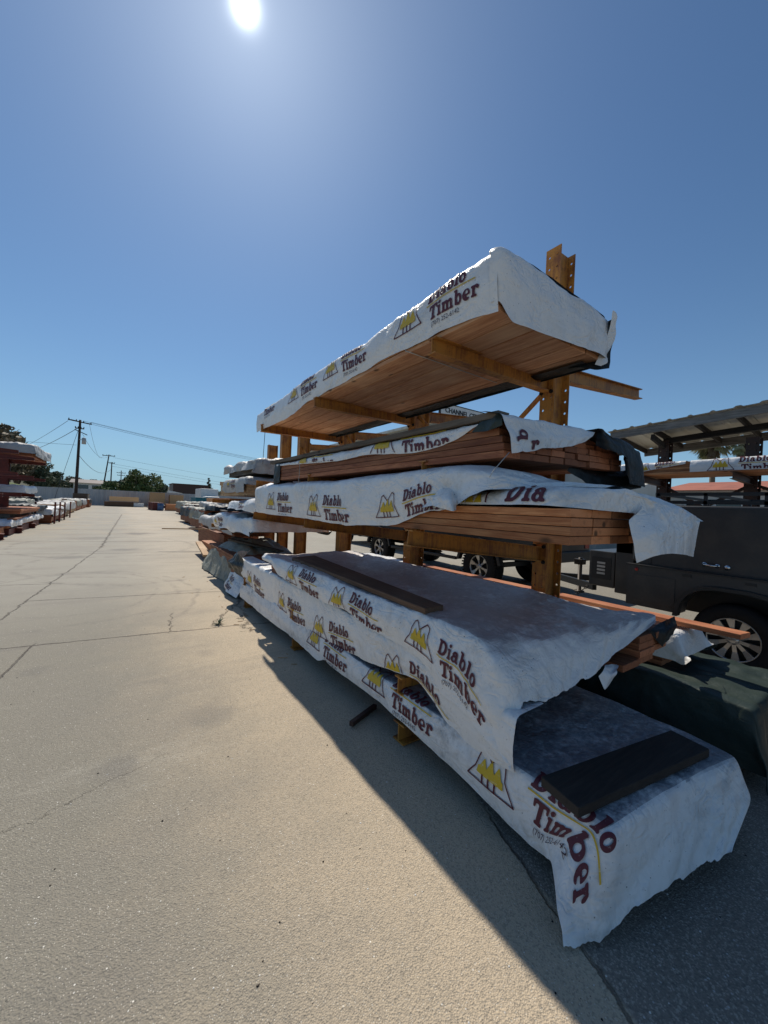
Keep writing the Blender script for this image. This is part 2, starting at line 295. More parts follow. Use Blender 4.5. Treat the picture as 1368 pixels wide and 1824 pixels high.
    gr=t.noise(t.obj,2.0,2)
    c=t.mix(t.math('MULTIPLY',crack,t.ramp(gr,0.25,0.55,0.28,0.75)),c,(0.075,0.06,0.05))
    h=t.math('ADD',t.math('MULTIPLY',vd,0.6),t.math('ADD',t.math('MULTIPLY',f2,0.8),t.math('MULTIPLY',crack,-2.5)))
    t.bump(h,0.9,0.0055)
    return t.fin(c,0.85,0,0.25)
M['ground']=ground_mat()
M['grass']=simple('green_mound',(0.10,0.14,0.03),0.9,0,0.4,1.2,0.3)
M['hill']=simple('brown_hill',(0.06,0.065,0.035),0.9,0,0.4,0.1,0.3)
M['road']=simple('asphalt',(0.09,0.09,0.09),0.9)
# ---------------------------------------------------------------- build helpers
class MB:
    def __init__(s): s.v=[]; s.f=[]; s.mi=[]; s.mats=[]; s.sm=[]; s.cur=0; s.smooth=False
    def mat(s,m):
        if m not in s.mats: s.mats.append(m)
        s.cur=s.mats.index(m); return s
    def add(s,vs,fs,smooth=None):
        b=len(s.v); s.v.extend([tuple(map(float,v)) for v in vs]); s.f.extend([tuple(b+i for i in f) for f in fs])
        s.mi.extend([s.cur]*len(fs)); s.sm.extend([s.smooth if smooth is None else smooth]*len(fs)); return s
    def box(s,x0,x1,y0,y1,z0,z1,bev=0):
        if bev:
            b=min(bev,(x1-x0)/2.01,(y1-y0)/2.01,(z1-z0)/2.01); bm=bmesh.new(); bmesh.ops.create_cube(bm,size=1)
            for v in bm.verts: v.co=Vector(((x0+x1)/2+v.co.x*(x1-x0),(y0+y1)/2+v.co.y*(y1-y0),(z0+z1)/2+v.co.z*(z1-z0)))
            bmesh.ops.bevel(bm,geom=list(bm.edges),offset=b,segments=2,affect='EDGES',profile=0.5)
            bm.verts.index_update(); s.add([v.co for v in bm.verts],[[v.index for v in f.verts] for f in bm.faces]); bm.free(); return s
        vs=[(x,y,z) for z in (z0,z1) for y in (y0,y1) for x in (x0,x1)]
        return s.add(vs,[(0,2,3,1),(4,5,7,6),(0,1,5,4),(2,6,7,3),(0,4,6,2),(1,3,7,5)])
    def beam(s,p,q,w,h,upv=(0,0,1)):
        p,q=Vector(p),Vector(q); d=(q-p).normalized(); u=Vector(upv); a=d.cross(u)
        if a.length<1e-4: a=d.cross(Vector((1,0,0)))
        a.normalize(); b=a.cross(d).normalized(); vs=[]
        for c in (p,q):
            for i,j in ((-1,-1),(1,-1),(1,1),(-1,1)): vs.append(c+a*i*w/2+b*j*h/2)
        return s.add(vs,[(3,2,1,0),(4,5,6,7),(0,1,5,4),(1,2,6,5),(2,3,7,6),(3,0,4,7)])
    def tube(s,pts,r,n=8,cap=True):
        pts=[Vector(p) for p in pts]; vs=[]; fs=[]
        rr=r if hasattr(r,'__len__') else [r]*len(pts); u=None
        for i,p in enumerate(pts):
            d=(pts[min(i+1,len(pts)-1)]-pts[max(i-1,0)]).normalized()
            if u is None: u=d.orthogonal().normalized()
            u=(u-d*u.dot(d)).normalized(); v=d.cross(u)
            for k in range(n): a=2*math.pi*k/n; vs.append(p+(u*math.cos(a)+v*math.sin(a))*rr[i])
        for i in range(len(pts)-1):
            for k in range(n): fs.append((i*n+k,i*n+(k+1)%n,(i+1)*n+(k+1)%n,(i+1)*n+k))
        if cap: fs.append(tuple(range(n))[::-1]); fs.append(tuple((len(pts)-1)*n+k for k in range(n)))
        return s.add(vs,fs,True)
    def lathe(s,c,axis,prof,n=40,smooth=True):
        "prof: list of (along, radius); axis 0/1/2"
        vs=[];fs=[]
        A=[Vector((1,0,0)),Vector((0,1,0)),Vector((0,0,1))]; ax=A[axis]; u=A[(axis+1)%3]; v=A[(axis+2)%3]; c=Vector(c)
        for (l,r) in prof:
            for k in range(n): a=2*math.pi*k/n; vs.append(c+ax*l+(u*math.cos(a)+v*math.sin(a))*r)
        for i in range(len(prof)-1):
            for k in range(n): fs.append((i*n+k,i*n+(k+1)%n,(i+1)*n+(k+1)%n,(i+1)*n+k))
        return s.add(vs,fs,smooth)
    def grid(s,G,flip=False,smooth=True):
        nu,nv=G.shape[:2]; fs=[]
        for i in range(nu-1):
            for j in range(nv-1):
                a=i*nv+j; f=(a,a+1,a+nv+1,a+nv); fs.append(f[::-1] if flip else f)
        return s.add(G.reshape(-1,3),fs,smooth)
    def build(s,name,m=None,parent=None,loc=None):
        me=bpy.data.meshes.new(name); off=Vector((0,0,0))
        if parent is not None: off=parent.matrix_world_loc if hasattr(parent,'matrix_world_loc') else Vector(wloc(parent))
        elif loc is not None: off=Vector(loc)
        me.from_pydata([tuple(Vector(v)-off) for v in s.v],[],s.f)
        for x in (s.mats or [m]): me.materials.append(M[x])
        if s.mats: me.polygons.foreach_set('material_index',s.mi)
        me.polygons.foreach_set('use_smooth',s.sm); me.update()
        o=bpy.data.objects.new(name,me); col.objects.link(o)
        if parent is not None: o.parent=parent
        elif loc is not None: o.location=off
        return o
def wloc(o):
    v=Vector((0,0,0))
    while o is not None: v+=o.location; o=o.parent
    return v
def tag(o,label=None,cat=None,group=None,kind=None):
    if label: o['label']=label
    if cat: o['category']=cat
    if group: o['group']=group
    if kind: o['kind']=kind
    return o
def thing(name,label,cat,loc=(0,0,0),group=None):
    o=bpy.data.objects.new(name,None); col.objects.link(o); o.location=loc; o.empty_display_size=0.2
    return tag(o,label,cat,group)
def copy_tree(o,parent=None):
    c=o.copy(); col.objects.link(c); c.parent=parent
    for ch in list(o.children): copy_tree(ch,c)
    return c
# --- numpy noise
def _h(ix,iy,seed):
    n=(ix*374761393+iy*668265263+seed*974711)&0x7fffffff
    n=((n^(n>>13))*1274126177)&0x7fffffff
    return ((n^(n>>16))&0xffff)/65535.0
def vnoise(x,y,seed=0):
    ix=np.floor(x).astype(np.int64); iy=np.floor(y).astype(np.int64); fx=x-ix; fy=y-iy
    fx=fx*fx*(3-2*fx); fy=fy*fy*(3-2*fy)
    a=_h(ix,iy,seed);b=_h(ix+1,iy,seed);c=_h(ix,iy+1,seed);d=_h(ix+1,iy+1,seed)
    return (a*(1-fx)+b*fx)*(1-fy)+(c*(1-fx)+d*fx)*fy-0.5
def fbm(x,y,seed=0,o=4):
    r=0;a=1
    for i in range(o): r=r+a*vnoise(x*2**i+i*17.3,y*2**i+i*9.1,seed+i); a*=0.5
    return r
def worley(x,y,seed=0):
    ix=np.floor(x).astype(np.int64); iy=np.floor(y).astype(np.int64); best=np.full(x.shape,9.0)
    for dx in (-1,0,1):
        for dy in (-1,0,1):
            cx=ix+dx; cy=iy+dy; px=cx+_h(cx,cy,seed); py=cy+_h(cx,cy,seed+57)
            best=np.minimum(best,np.hypot(px-x,py-y))
    return best
def lap(G,k,axis,fix=True):
    for _ in range(k):
        H=G.copy()
        if axis==0: H[1:-1]=G[1:-1]*0.5+(G[:-2]+G[2:])*0.25
        else: H[:,1:-1]=G[:,1:-1]*0.5+(G[:,:-2]+G[:,2:])*0.25
        G=H
    return G
class Sheet:
    "a draped cloth: control columns [u][v] of points, resampled, softened, crumpled"
    def __init__(s,cols,res=0.02,soft=(3,2),crumple=0.006,fold=0.01,seed=1,flip=True,cell=0.16,hem=0.0,crease=26,uhem=0.0):
        C=np.array(cols,float); nu,nv=C.shape[:2]
        du=np.linalg.norm(np.diff(C,axis=0),axis=2).mean(1); dv=np.linalg.norm(np.diff(C,axis=1),axis=2).mean(0)
        su=np.concatenate([[0],np.cumsum(du)]); sv=np.concatenate([[0],np.cumsum(dv)])
        NU=max(6,int(su[-1]/res)); NV=max(6,int(sv[-1]/res)); U=np.linspace(0,su[-1],NU); V=np.linspace(0,sv[-1],NV)
        G=np.zeros((NU,nv,3))
        for j in range(nv):
            for k in range(3): G[:,j,k]=np.interp(U,su,C[:,j,k])
        H=np.zeros((NU,NV,3))
        for i in range(NU):
            for k in range(3): H[i,:,k]=np.interp(V,sv,G[i,:,k])
        H=lap(H,soft[0],0); H=lap(H,soft[1],1)
        s.flip=flip; s.G=H; nrm=s.normals()
        S,T=np.meshgrid(U,V,indexing='ij')
        wx=S+0.05*fbm(S/.2,T/.2,seed+41,3); wy=T+0.05*fbm(S/.2,T/.2,seed+43,3)
        d=crumple*(0.35*(worley(wx/cell,wy/cell,seed)-0.5)-1.9*np.abs(fbm(wx/cell/1.5,wy/cell/1.1,seed+5,3))-1.1*np.abs(fbm(wx/cell*1.4,wy/cell*1.1,seed+6,2))+0.45)
        d=d+fold*fbm(S/0.55,T/0.35,seed+9,4)+fold*0.8*fbm((S+T*0.5)/0.9,T/0.12,seed+19,2)
        rs=np.random.default_rng(seed+500); nl=int(su[-1]*sv[-1]*crease)+4 if crease else 0
        for _ in range(min(nl,160)):
            cs,ct=rs.uniform(0,su[-1]),rs.uniform(0,sv[-1]); a=rs.uniform(0,math.pi); L_=rs.uniform(.08,.38); wd=max(res*2.2,rs.uniform(.03,.06)); am=rs.uniform(-1,1)*0.0085
            ds=(S-cs)*math.cos(a)+(T-ct)*math.sin(a); dt=-(S-cs)*math.sin(a)+(T-ct)*math.cos(a)+0.15*ds*ds*rs.uniform(-2,2)
            d=d+am*np.maximum(0,1-np.abs(dt)/wd)*np.maximum(0,1-(ds/L_)**2)
        H=H+nrm*d[...,None]
        if uhem:
            e=uhem*(fbm(T[-1]/0.10,T[-1]*0,seed+71,4)+0.35*fbm(T[-1]/0.02,T[-1]*0,seed+72,2)); dd=H[-6]-H[-1]; dd/=np.linalg.norm(dd,axis=1)[:,None]+1e-9
            for q_ in range(1,7): H[-q_]+=dd*(e*math.exp(-(q_-1)/2.5))[:,None]
        if hem:
            e=hem*fbm(S[:,0]/0.2,S[:,0]*0,seed+31,4); wv=np.exp(-T/0.08)
            up_=H[:,5,:]-H[:,0,:]; up_/=np.linalg.norm(up_,axis=1)[:,None]+1e-9
            H=H+up_[:,None,:]*(e[:,None]*wv)[...,None]
        s.G=H; s.N=s.normals()
        s.S=np.concatenate([np.zeros((1,NV)),np.cumsum(np.linalg.norm(np.diff(H,axis=0),axis=2),axis=0)],0)
        s.T=np.concatenate([np.zeros((NU,1)),np.cumsum(np.linalg.norm(np.diff(H,axis=1),axis=2),axis=1)],1)
    def normals(s):
        a=np.gradient(s.G,axis=0); b=np.gradient(s.G,axis=1); n=np.cross(b,a) if not s.flip else np.cross(a,b)
        return n/(np.linalg.norm(n,axis=2)[...,None]+1e-12)
    def to(s,mb,m):
        mb.mat(m).grid(s.G,flip=s.flip,smooth=True)
    def decal(s,mb,tmpl,anchor,xs=1,ys=1,scale=1.0,off=0.0055,swap=False):
        "tmpl: {material:(verts2d,faces)}; anchor: world point of the template origin"
        d=np.linalg.norm(s.G-np.array(anchor),axis=2); i0,j0=np.unravel_index(np.argmin(d),d.shape)
        Su=lap(s.S[:,:,None],0,0)[:,j0,0]; NU,NV=s.G.shape[:2]
        for m,(V,Fc) in tmpl.items():
            V=np.array(V)*scale; x=V[:,0]*xs; y=V[:,1]*ys
            if swap: x,y=y,x
            ii=np.interp(Su[i0]+x,Su,np.arange(NU)); okx=(Su[i0]+x>Su[0])&(Su[i0]+x<Su[-1])
            ia=np.clip(ii.astype(int),0,NU-2); fi=ii-ia
            # arc length across measured from the fold column of each row
            jj=np.zeros(len(V)); oky=np.zeros(len(V),bool)
            for k in range(len(V)):
                Trow=s.T[ia[k]]*(1-fi[k])+s.T[ia[k]+1]*fi[k]; t=Trow[j0]+y[k]; jj[k]=np.interp(t,Trow,np.arange(NV)); oky[k]=(t>0.004)and(t<Trow[-1]-0.004)
            ja=np.clip(jj.astype(int),0,NV-2); fj=jj-ja
            def bil(A):
                return (A[ia,ja]*((1-fi)*(1-fj))[:,None]+A[ia+1,ja]*(fi*(1-fj))[:,None]+A[ia,ja+1]*((1-fi)*fj)[:,None]+A[ia+1,ja+1]*(fi*fj)[:,None])
            W=bil(s.G)+bil(s.N)*off; ok=okx&oky
            rev=(xs*ys<0)!=s.flip
            if swap: rev=not rev
            fs=[(f if rev else f[::-1]) for f in Fc if all(ok[q] for q in f)]
            mb.mat(m).add(W,fs,True)
# --- lettering by distance fields
def d_box(X,Y,x0,x1,y0,y1,r=0.03):
    cx,cy,hx,hy=(x0+x1)/2,(y0+y1)/2,(x1-x0)/2-r,(y1-y0)/2-r
    qx=np.abs(X-cx)-hx; qy=np.abs(Y-cy)-hy
    return np.hypot(np.maximum(qx,0),np.maximum(qy,0))+np.minimum(np.maximum(qx,qy),0)-r
def d_ell(X,Y,cx,cy,rx,ry): return (np.hypot((X-cx)/rx,(Y-cy)/ry)-1)*min(rx,ry)
def d_seg(X,Y,a,b,r):
    dx,dy=b[0]-a[0],b[1]-a[1]; t=np.clip(((X-a[0])*dx+(Y-a[1])*dy)/(dx*dx+dy*dy+1e-12),0,1)
    return np.hypot(X-a[0]-t*dx,Y-a[1]-t*dy)-r
def glyph(ch,X,Y):
    mn=lambda *a: np.minimum.reduce(a); sub=lambda a,b: np.maximum(a,-b); B=lambda *a: d_box(X,Y,*a); E=lambda *a: d_ell(X,Y,*a)
    if ch=='D': return mn(B(.10,.33,0,1),B(0,.45,0,.14),B(0,.45,.86,1),sub(np.maximum(E(.36,.5,.50,.5),.2-X),np.maximum(E(.33,.5,.27,.35),.33-X))),.92
    if ch=='i': return mn(B(.12,.33,0,.68),B(.02,.43,0,.13),B(.02,.3,.55,.69),E(.22,.89,.135,.125)),.48
    if ch=='l': return mn(B(.12,.33,0,1),B(.02,.43,0,.13),B(.02,.3,.87,1)),.47
    if ch=='a': return mn(sub(E(.25,.21,.25,.23),E(.28,.21,.085,.11)),B(.36,.56,.05,.5),sub(np.maximum(E(.31,.46,.25,.25),.46-Y),np.maximum(E(.28,.45,.075,.12),.44-Y)),E(.15,.5,.1,.09),B(.42,.66,0,.13)),.70
    if ch=='b': return mn(B(.10,.31,0.02,1),B(0,.28,.87,1),sub(E(.42,.34,.31,.36),E(.42,.34,.105,.22))),.78
    if ch=='o': return sub(E(.34,.34,.34,.36),E(.34,.34,.12,.22)),.72
    if ch=='T': return mn(B(.02,.86,.84,1),B(.32,.56,0,1),B(.19,.69,0,.14),B(.0,.14,.64,1),B(.74,.88,.64,1)),.84
    if ch=='m': return mn(B(.08,.28,0,.66),B(0,.36,0,.13),B(0,.2,.55,.68),B(.44,.64,0,.56),B(.38,.7,0,.13),B(.80,1.0,0,.56),B(.74,1.08,0,.13),
                sub(np.maximum(E(.42,.44,.22,.25),.44-Y),E(.36,.36,.09,.14)),sub(np.maximum(E(.78,.44,.22,.25),.44-Y),E(.72,.36,.09,.14))),1.10
    if ch=='e': return mn(np.maximum(sub(E(.34,.34,.34,.36),E(.36,.44,.13,.17)),-B(.36,.8,.15,.30)),B(.12,.62,.29,.38)),.72
    if ch=='r': return mn(B(.10,.31,0,.68),B(0,.45,0,.13),B(0,.25,.55,.68),sub(np.maximum(E(.42,.42,.24,.28),.42-Y),E(.40,.36,.09,.2)),E(.54,.52,.13,.12)),.68
def march(d,xs,ys):
    V=[];Fc=[];key={}
    def vid(x,y):
        k=(round(x,5),round(y,5))
        if k not in key: key[k]=len(V); V.append((x,y))
        return key[k]
    nx,ny=len(xs),len(ys); ins=d<0
    for i in range(nx-1):
        for j in range(ny-1):
            q=[(i,j),(i+1,j),(i+1,j+1),(i,j+1)]; n=sum(bool(ins[a]) for a in q)
            if n==0: continue
            poly=[]
            for k in range(4):
                a,b=q[k],q[(k+1)%4]; pa=(xs[a[0]],ys[a[1]]); pb=(xs[b[0]],ys[b[1]])
                if ins[a]: poly.append(vid(*pa))
                if ins[a]!=ins[b]:
                    t=d[a]/(d[a]-d[b]); poly.append(vid(pa[0]+(pb[0]-pa[0])*t,pa[1]+(pb[1]-pa[1])*t))
            poly=[p for k,p in enumerate(poly) if p!=poly[k-1]]
            if len(poly)>=3: Fc.append(tuple(poly))
    return V,Fc
def word(txt,x0,y0,h,n=17,track=1.0):
    V=[];Fc=[];x=x0; st=1.0/n
    for ch in txt:
        xs=np.arange(-0.06,1.2,st); ys=np.arange(-0.05,1.09,st); XX,YY=np.meshgrid(xs,ys,indexing='ij')
        d,wd=glyph(ch,XX,YY); v,f=march(d,xs,ys); b=len(V); V+=[(x+a*h*0.95,y0+c*h) for a,c in v]; Fc+=[tuple(b+q for q in p) for p in f]
        x+=wd*h*0.95*track
    return V,Fc
def sdf_shape(fn,x0,x1,y0,y1,st):
    xs=np.arange(x0,x1,st); ys=np.arange(y0,y1,st); XX,YY=np.meshgrid(xs,ys,indexing='ij'); return march(fn(XX,YY),xs,ys)
def plain_text(txt,size,align='LEFT'):
    c=bpy.data.curves.new('t','FONT'); c.body=txt; c.size=size; c.resolution_u=2; c.align_x=align
    o=bpy.data.objects.new('t',c); col.objects.link(o); dg=bpy.context.evaluated_depsgraph_get(); me=bpy.data.meshes.new_from_object(o.evaluated_get(dg))
    V=[(v.co.x,v.co.y) for v in me.vertices]; Fc=[tuple(p.vertices) for p in me.polygons]
    bpy.data.objects.remove(o); bpy.data.curves.remove(c); bpy.data.meshes.remove(me); return V,Fc
def merge(*L_):
    V=[];Fc=[]
    for v,f in L_: b=len(V); V+=list(v); Fc+=[tuple(b+i for i in q) for q in f]
    return V,Fc
def shift(vf,dx,dy,k=1): return [(x*k+dx,y*k+dy) for x,y in vf[0]],vf[1]
outl=[(0.0,-.10),(.055,-.03),(.085,.085),(.11,.10),(.165,.045),(.235,.115),(.262,.10),(.275,.0),(.345,-.10),(0.0,-.10)]
def f_icon(X,Y):
    return np.minimum.reduce([d_seg(X,Y,outl[i],outl[i+1],0.0043) for i in range(len(outl)-1)]+[d_seg(X,Y,(x,-.1),(x,-.05),0.006) for x in (.12,.165,.21)])
def f_trees(X,Y):
    r=d_box(X,Y,.075,.265,-.052,-.01,.004)
    for x,h in ((.115,.045),(.17,.065),(.225,.055)):
        t=np.clip((Y+.05)/(h+.05),0,1); r=np.minimum(r,np.maximum(np.abs(X-x)-.045*(1-t),np.maximum(Y-h,-.05-Y)))
    return r
DIABLO=word('Diablo',.40,.012,.098,13); TIMBER=word('Timber',.43,-.125,.105,13,1.03); PHONE=shift(plain_text('(707) 252-6142',.044),.45,-.172)
RULE=([(.39+.47*i/40,y) for i in range(41) for y in (-.008,.0)],[(2*i,2*i+2,2*i+3,2*i+1) for i in range(40)])
LOGO={'maroon':merge(DIABLO,TIMBER,sdf_shape(f_icon,-.02,.37,-.12,.14,.0065)),'yellow':merge(RULE,sdf_shape(f_trees,.05,.29,-.07,.09,.0075)),'ink':PHONE}
LOGO_TXT={'maroon':merge(DIABLO,TIMBER),'yellow':RULE,'ink':PHONE}
LOGO_ICON={'maroon':sdf_shape(f_icon,-.02,.37,-.12,.14,.0065),'yellow':sdf_shape(f_trees,.05,.29,-.07,.09,.0075)}
# faces wound so that with x to the reader's right and y up they face the reader
def board_mesh(name,wd,th,ln,m):
    mb=MB(); mb.box(0,wd,0,ln,0,th,0.003); me=mb.build(name,m).data; o=[x for x in col.objects if x.data==me][0]; bpy.data.objects.remove(o); return me
def bundle(name,label,cat,x0,z0,y0,y1,bw,bt,nc,nr,m,tilt=0.0,jit=0.03,group=None,skip=(),rowend=None,gap=0.0045,partname='board'):
    t=thing(name,label,cat,(x0,y0,z0),group); rnd=random.Random(len(label)*31+int(y0*10))
    me=board_mesh(partname,bw-gap,bt-gap*0.6,y1-y0,m)
    for r in range(nr):
        for c in range(nc):
            if (r,c) in skip: continue
            o=bpy.data.objects.new(partname,me); col.objects.link(o); o.parent=t
            dy=rnd.uniform(-jit,jit)+(rowend[r] if rowend else 0)
            o.location=(c*bw+rnd.uniform(-.001,.001),dy,r*bt+c*bw*tilt); o.rotation_euler=(0,-math.atan(tilt),0)
    return t
# ================================================================ SETTING
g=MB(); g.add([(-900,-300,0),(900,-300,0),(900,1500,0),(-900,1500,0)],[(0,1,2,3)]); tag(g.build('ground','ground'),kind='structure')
# ================================================================ NEAR CANTILEVER RACK
CX,S0,Y0=2.97,1.83,1.93
def plate(mb,x0,x1,yc,wd,z0,z1,holes,pitch=0.1,r=0.0105,zs=0.06):
    "flange plate standing in the YZ plane, punched with two rows of holes"
    ya=[yc-wd/2,yc+wd/2]; n=int((z1-z0-0.04)/pitch); zb=z0
    def rect(a,b,c,d): mb.box(x0,x1,a,b,c,d)
    hw=pitch*0.3
    if not holes: rect(ya[0],ya[1],z0,z1); return
    hy=[yc-wd*0.27,yc+wd*0.27]; e=0.02
    rect(ya[0],hy[0]-e,z0,z1); rect(hy[0]+e,hy[1]-e,z0,z1); rect(hy[1]+e,ya[1],z0,z1)
    for h in hy:
        z=z0+zs; prev=z0
        while z<z1-0.03:
            rect(h-e,h+e,prev,z-e); prev=z+e
            vs=[];fs=[]; K=16
            for x in (x0,x1):
                for k in range(K):
                    a=2*math.pi*k/K+math.pi/4; c,s_=math.cos(a),math.sin(a); m=max(abs(c),abs(s_))
                    vs.append((x,h+e*c/m,z+e*s_/m)); vs.append((x,h+r*c,z+r*s_))
            for k in range(K):
                k2=(k+1)%K; a,b,c,d=2*k,2*k+1,2*k2+1,2*k2
                fs+= [(a,b,c,d)[::-1],(a+2*K,b+2*K,c+2*K,d+2*K),(b,b+2*K,c+2*K,c)]
            mb.add(vs,fs); z+=pitch
        rect(h-e,h+e,prev,z1)
def make_column(parent,y,H,holes,cx=CX,fw=0.135,dp=0.22,m='rack',z0=0.13):
    c=MB(); plate(c,cx,cx+0.009,y,fw,z0,H,holes); plate(c,cx+dp-0.009,cx+dp,y,fw,z0,H,holes)
    c.box(cx+0.0095,cx+dp-0.0095,y-0.0035,y+0.0035,z0,H)
    return c.build('column',m,parent)
def ibeam(mb,p,q,h,wd,t=0.007,h2=None):
    "I section from p to q (root to tip), flanges horizontal, optional taper"
    p=Vector(p);q=Vector(q); h2=h2 or h; d=(q-p).normalized(); side=d.cross(Vector((0,0,1))).normalized(); upv=side.cross(d)
    def bar(a0,a1,b0,b1,w2):
        vs=[]
        for c,(lo,hi) in ((p,(a0,a1)),(q,(b0,b1))):
            for sx in (-w2,w2):
                for z in (lo,hi): vs.append(c+side*sx+upv*z)
        mb.add(vs,[(0,1,3,2),(4,6,7,5),(0,4,5,1),(2,3,7,6),(0,2,6,4),(1,5,7,3)])
    bar(-h/2,-h/2+t,-h2/2,-h2/2+t,wd/2); bar(h/2-t,h/2,h2/2-t,h2/2,wd/2); bar(-h/2+t,h/2-t,-h2/2+t,h2/2-t,t*0.45)
def arm(parent,y,zr,zt,xt,side=-1,h=0.125,h2=0.105,m='rack',cx=CX,dp=0.22,bolts=True):
    a=MB(); x0=cx-0.014 if side<0 else cx+dp+0.014; ibeam(a,(x0,y,zr),(xt,y,zt),h,0.075,0.008,h2)
    pl=(cx-0.013,cx-0.001) if side<0 else (cx+dp+0.001,cx+dp+0.013)
    a.box(pl[0],pl[1],y-0.064,y+0.064,zr-0.085,zr+0.085)
    o=a.build('arm',m,parent)
    if bolts:
        for dy in (-0.045,0.045):
            for dz in (-0.065,0.065):
                b=MB(); xx=pl[0] if side<0 else pl[1]; b.lathe((xx,y+dy,zr+dz),0,[(0,0.0),(0,0.017),(side*0.012,0.017),(side*0.012,0.009),(side*0.022,0.009),(side*0.022,0.0)],8,False)
                b.build('bolt','bolt',o)
    return o
rack=thing('cantilever_rack','orange steel cantilever rack with drilled posts carrying the large wrapped bundles','storage rack',(CX+0.11,Y0,0))
for n in range(4):
    y=Y0+S0*n; make_column(rack,y,3.76-0.02*n,n<2)
    b=MB(); b.smooth=False; xe=1.52 if n<3 else 2.3; ibeam(b,(CX-0.002,y,0.068),(xe,y,0.066),0.122,0.11,0.010); b.build('base',"rack",rack)
    b=MB(); ibeam(b,(CX+0.222,y,0.068),(4.75,y,0.060),0.115,0.14,0.010); b.build('base',"rack",rack)
    if n<3:
        arm(rack,y,0.335,0.375,1.50); arm(rack,y,1.165,1.315,1.53 if n==0 else 1.60); arm(rack,y,1.715,1.765,1.62); arm(rack,y,2.60,2.575,1.66)
    arm(rack,y,0.335,0.375,4.7,1)
    arm(rack,y,2.735-(.055 if n else 0),2.865-(.055 if n else 0),4.68,1)
    if n: arm(rack,y,1.65,1.76,4.66,1)
for n in range(3):
    ya,yb=Y0+S0*n,Y0+S0*(n+1)
    for (z1,z2) in ((2.66,1.2),(1.2,2.66)):
        b=MB(); b.beam((CX+0.10+(0.02 if z1>z2 else -0.02),ya+0.02,z1),(CX+0.10+(0.02 if z1>z2 else -0.02),yb-0.02,z2),0.045,0.012,(1,0,0)); b.build('brace','rack',rack)
# ---- lumber bundles
top_b=bundle('lumber_bundle','thick bundle of knotty fir boards in the white wrap on the highest rack level','lumber',1.705,2.632,1.44,5.72,0.19,0.041,6,5,'knotty',jit=0.0,gap=.012)
# underside plank rows butt end to end, as the photo shows
b2=bundle('lumber_bundle','reddish boards half covered by tarp on the second rack level from the top','lumber',1.64,1.79,1.30,4.75,0.142,0.040,9,5,'red',tilt=0.03,jit=0.012,rowend=[0,0.0,0.0,.03,.05])
b3=bundle('lumber_bundle','four layer bundle of bright orange fir boards, bare ends above the near orange arm','lumber',1.60,1.372,0.90,4.9,0.186,0.0405,6,4,'fir',jit=0.004,skip=((3,4),(3,5)),rowend=[0,0.0,0,.006])
m1=bundle('lumber_bundle','upper red boards in the waist-high double pile under the creased sheet','lumber',1.56,0.635,1.38,4.6,0.19,0.039,5,5,'red',jit=0.02)
m1b=bundle('lumber_bundle','narrow stack of square board ends jutting past the sagging tarp beside the green cover','lumber',2.38,0.622,1.00,4.8,0.21,0.043,3,4,'red',jit=0.015,skip=((0,2),(1,0),(2,0),(3,0)))
m0=bundle('lumber_bundle','lower bundle of red boards in the waist-high double pile','lumber',1.56,0.445,1.36,5.3,0.19,0.041,6,4,'red',jit=0.03)
l0=bundle('lumber_bundle','lowest bundle of boards resting on the rack feet under the sooty white tarp','lumber',1.57,0.175,0.88,5.5,0.172,0.039,6,4,'red',jit=0.0)
# ---- tarps
TARPS={}
def edge(px,**k):
    pts=[P(x,y,**k) for x,y in px]; pts.sort(key=lambda p:p[1]); ys=[p[1] for p in pts]; zs=[p[2] for p in pts]
    return lambda Y: float(np.interp(Y,ys,zs))
def cloth(name,label,sheets,logos,mats=('tarp',),cat='tarp',group=None,loc=None):
    mb=MB()
    for i,s in enumerate(sheets): s.to(mb,mats[min(i,len(mats)-1)])
    for (si,tm,anc,xs,ys,sc,*rest) in logos: sheets[si].decal(mb,tm,anc,xs,ys,sc,swap=bool(rest and rest[0]))
    o=mb.build(name,None,None,loc or tuple(sheets[0].G[len(sheets[0].G)//2,0]))
    return tag(o,label,cat,group)
# T_top -------------------------------------------------
XF=1.685
tt=edge([(457,739),(494,712.5),(551,670.5),(598,638.6),(655,606.6),(675,585),(732.6,546),(806.5,490.6),(840,470),(876,446)],X=XF)
tb=edge([(460,768),(490,755),(521,738),(541,719),(564,706),(608,682),(655,657),(675,640),(719,622),(763,601.6),(790,585),(843.5,563),(889,553)],X=XF)
Ys=np.concatenate([np.linspace(5.9,1.47,34),[1.425]])
cols=[]
for Y in Ys:
    zt=tt(Y); bl=0.012
    cols.append([(XF+0.01,Y,tb(Y)),(XF-bl,Y,(tb(Y)+zt)/2),(XF+0.004,Y,zt),(2.1,Y,zt+0.015),(2.55,Y,zt+0.0),(2.87,Y,min(zt,2.95)),(2.875,Y,2.76),(2.87,Y,2.60 if Y>1.8 else 2.60)])
A=Sheet(cols,0.022,(2,1),0.003,0.010,11,hem=0.012,crease=8)
ec=[]
zt0=tt(1.45)
ec.append([(XF-0.012,1.47,tb(1.5)+.05),(XF-.018,1.47,(tb(1.5)+zt0)/2),(XF-.012,1.47,zt0-.05),(XF-.004,1.47,zt0-.012),(XF+.02,1.50,zt0+.004)])
for f in np.linspace(0,1,12):
    x=XF+0.006+f*(2.885-XF-0.006); yy=1.425-0.012*math.sin(f*3.14)
    zb=float(np.interp(f,[0,.04,.1,.25,.6,.9,1],[tb(1.45)+.06,tb(1.45)-0.01,tb(1.45)-.035,2.60,2.625,2.655,2.64])); ztp=zt0+(2.945-zt0)*f+0.006-.022*max(0,1-f/.15)
    ec.append([(x,yy-0.015,zb),(x,yy-0.03,(zb+ztp)/2),(x,yy-0.02,ztp-0.03),(x,yy-0.005,ztp+.004),(x,yy+0.09,ztp+.022)])
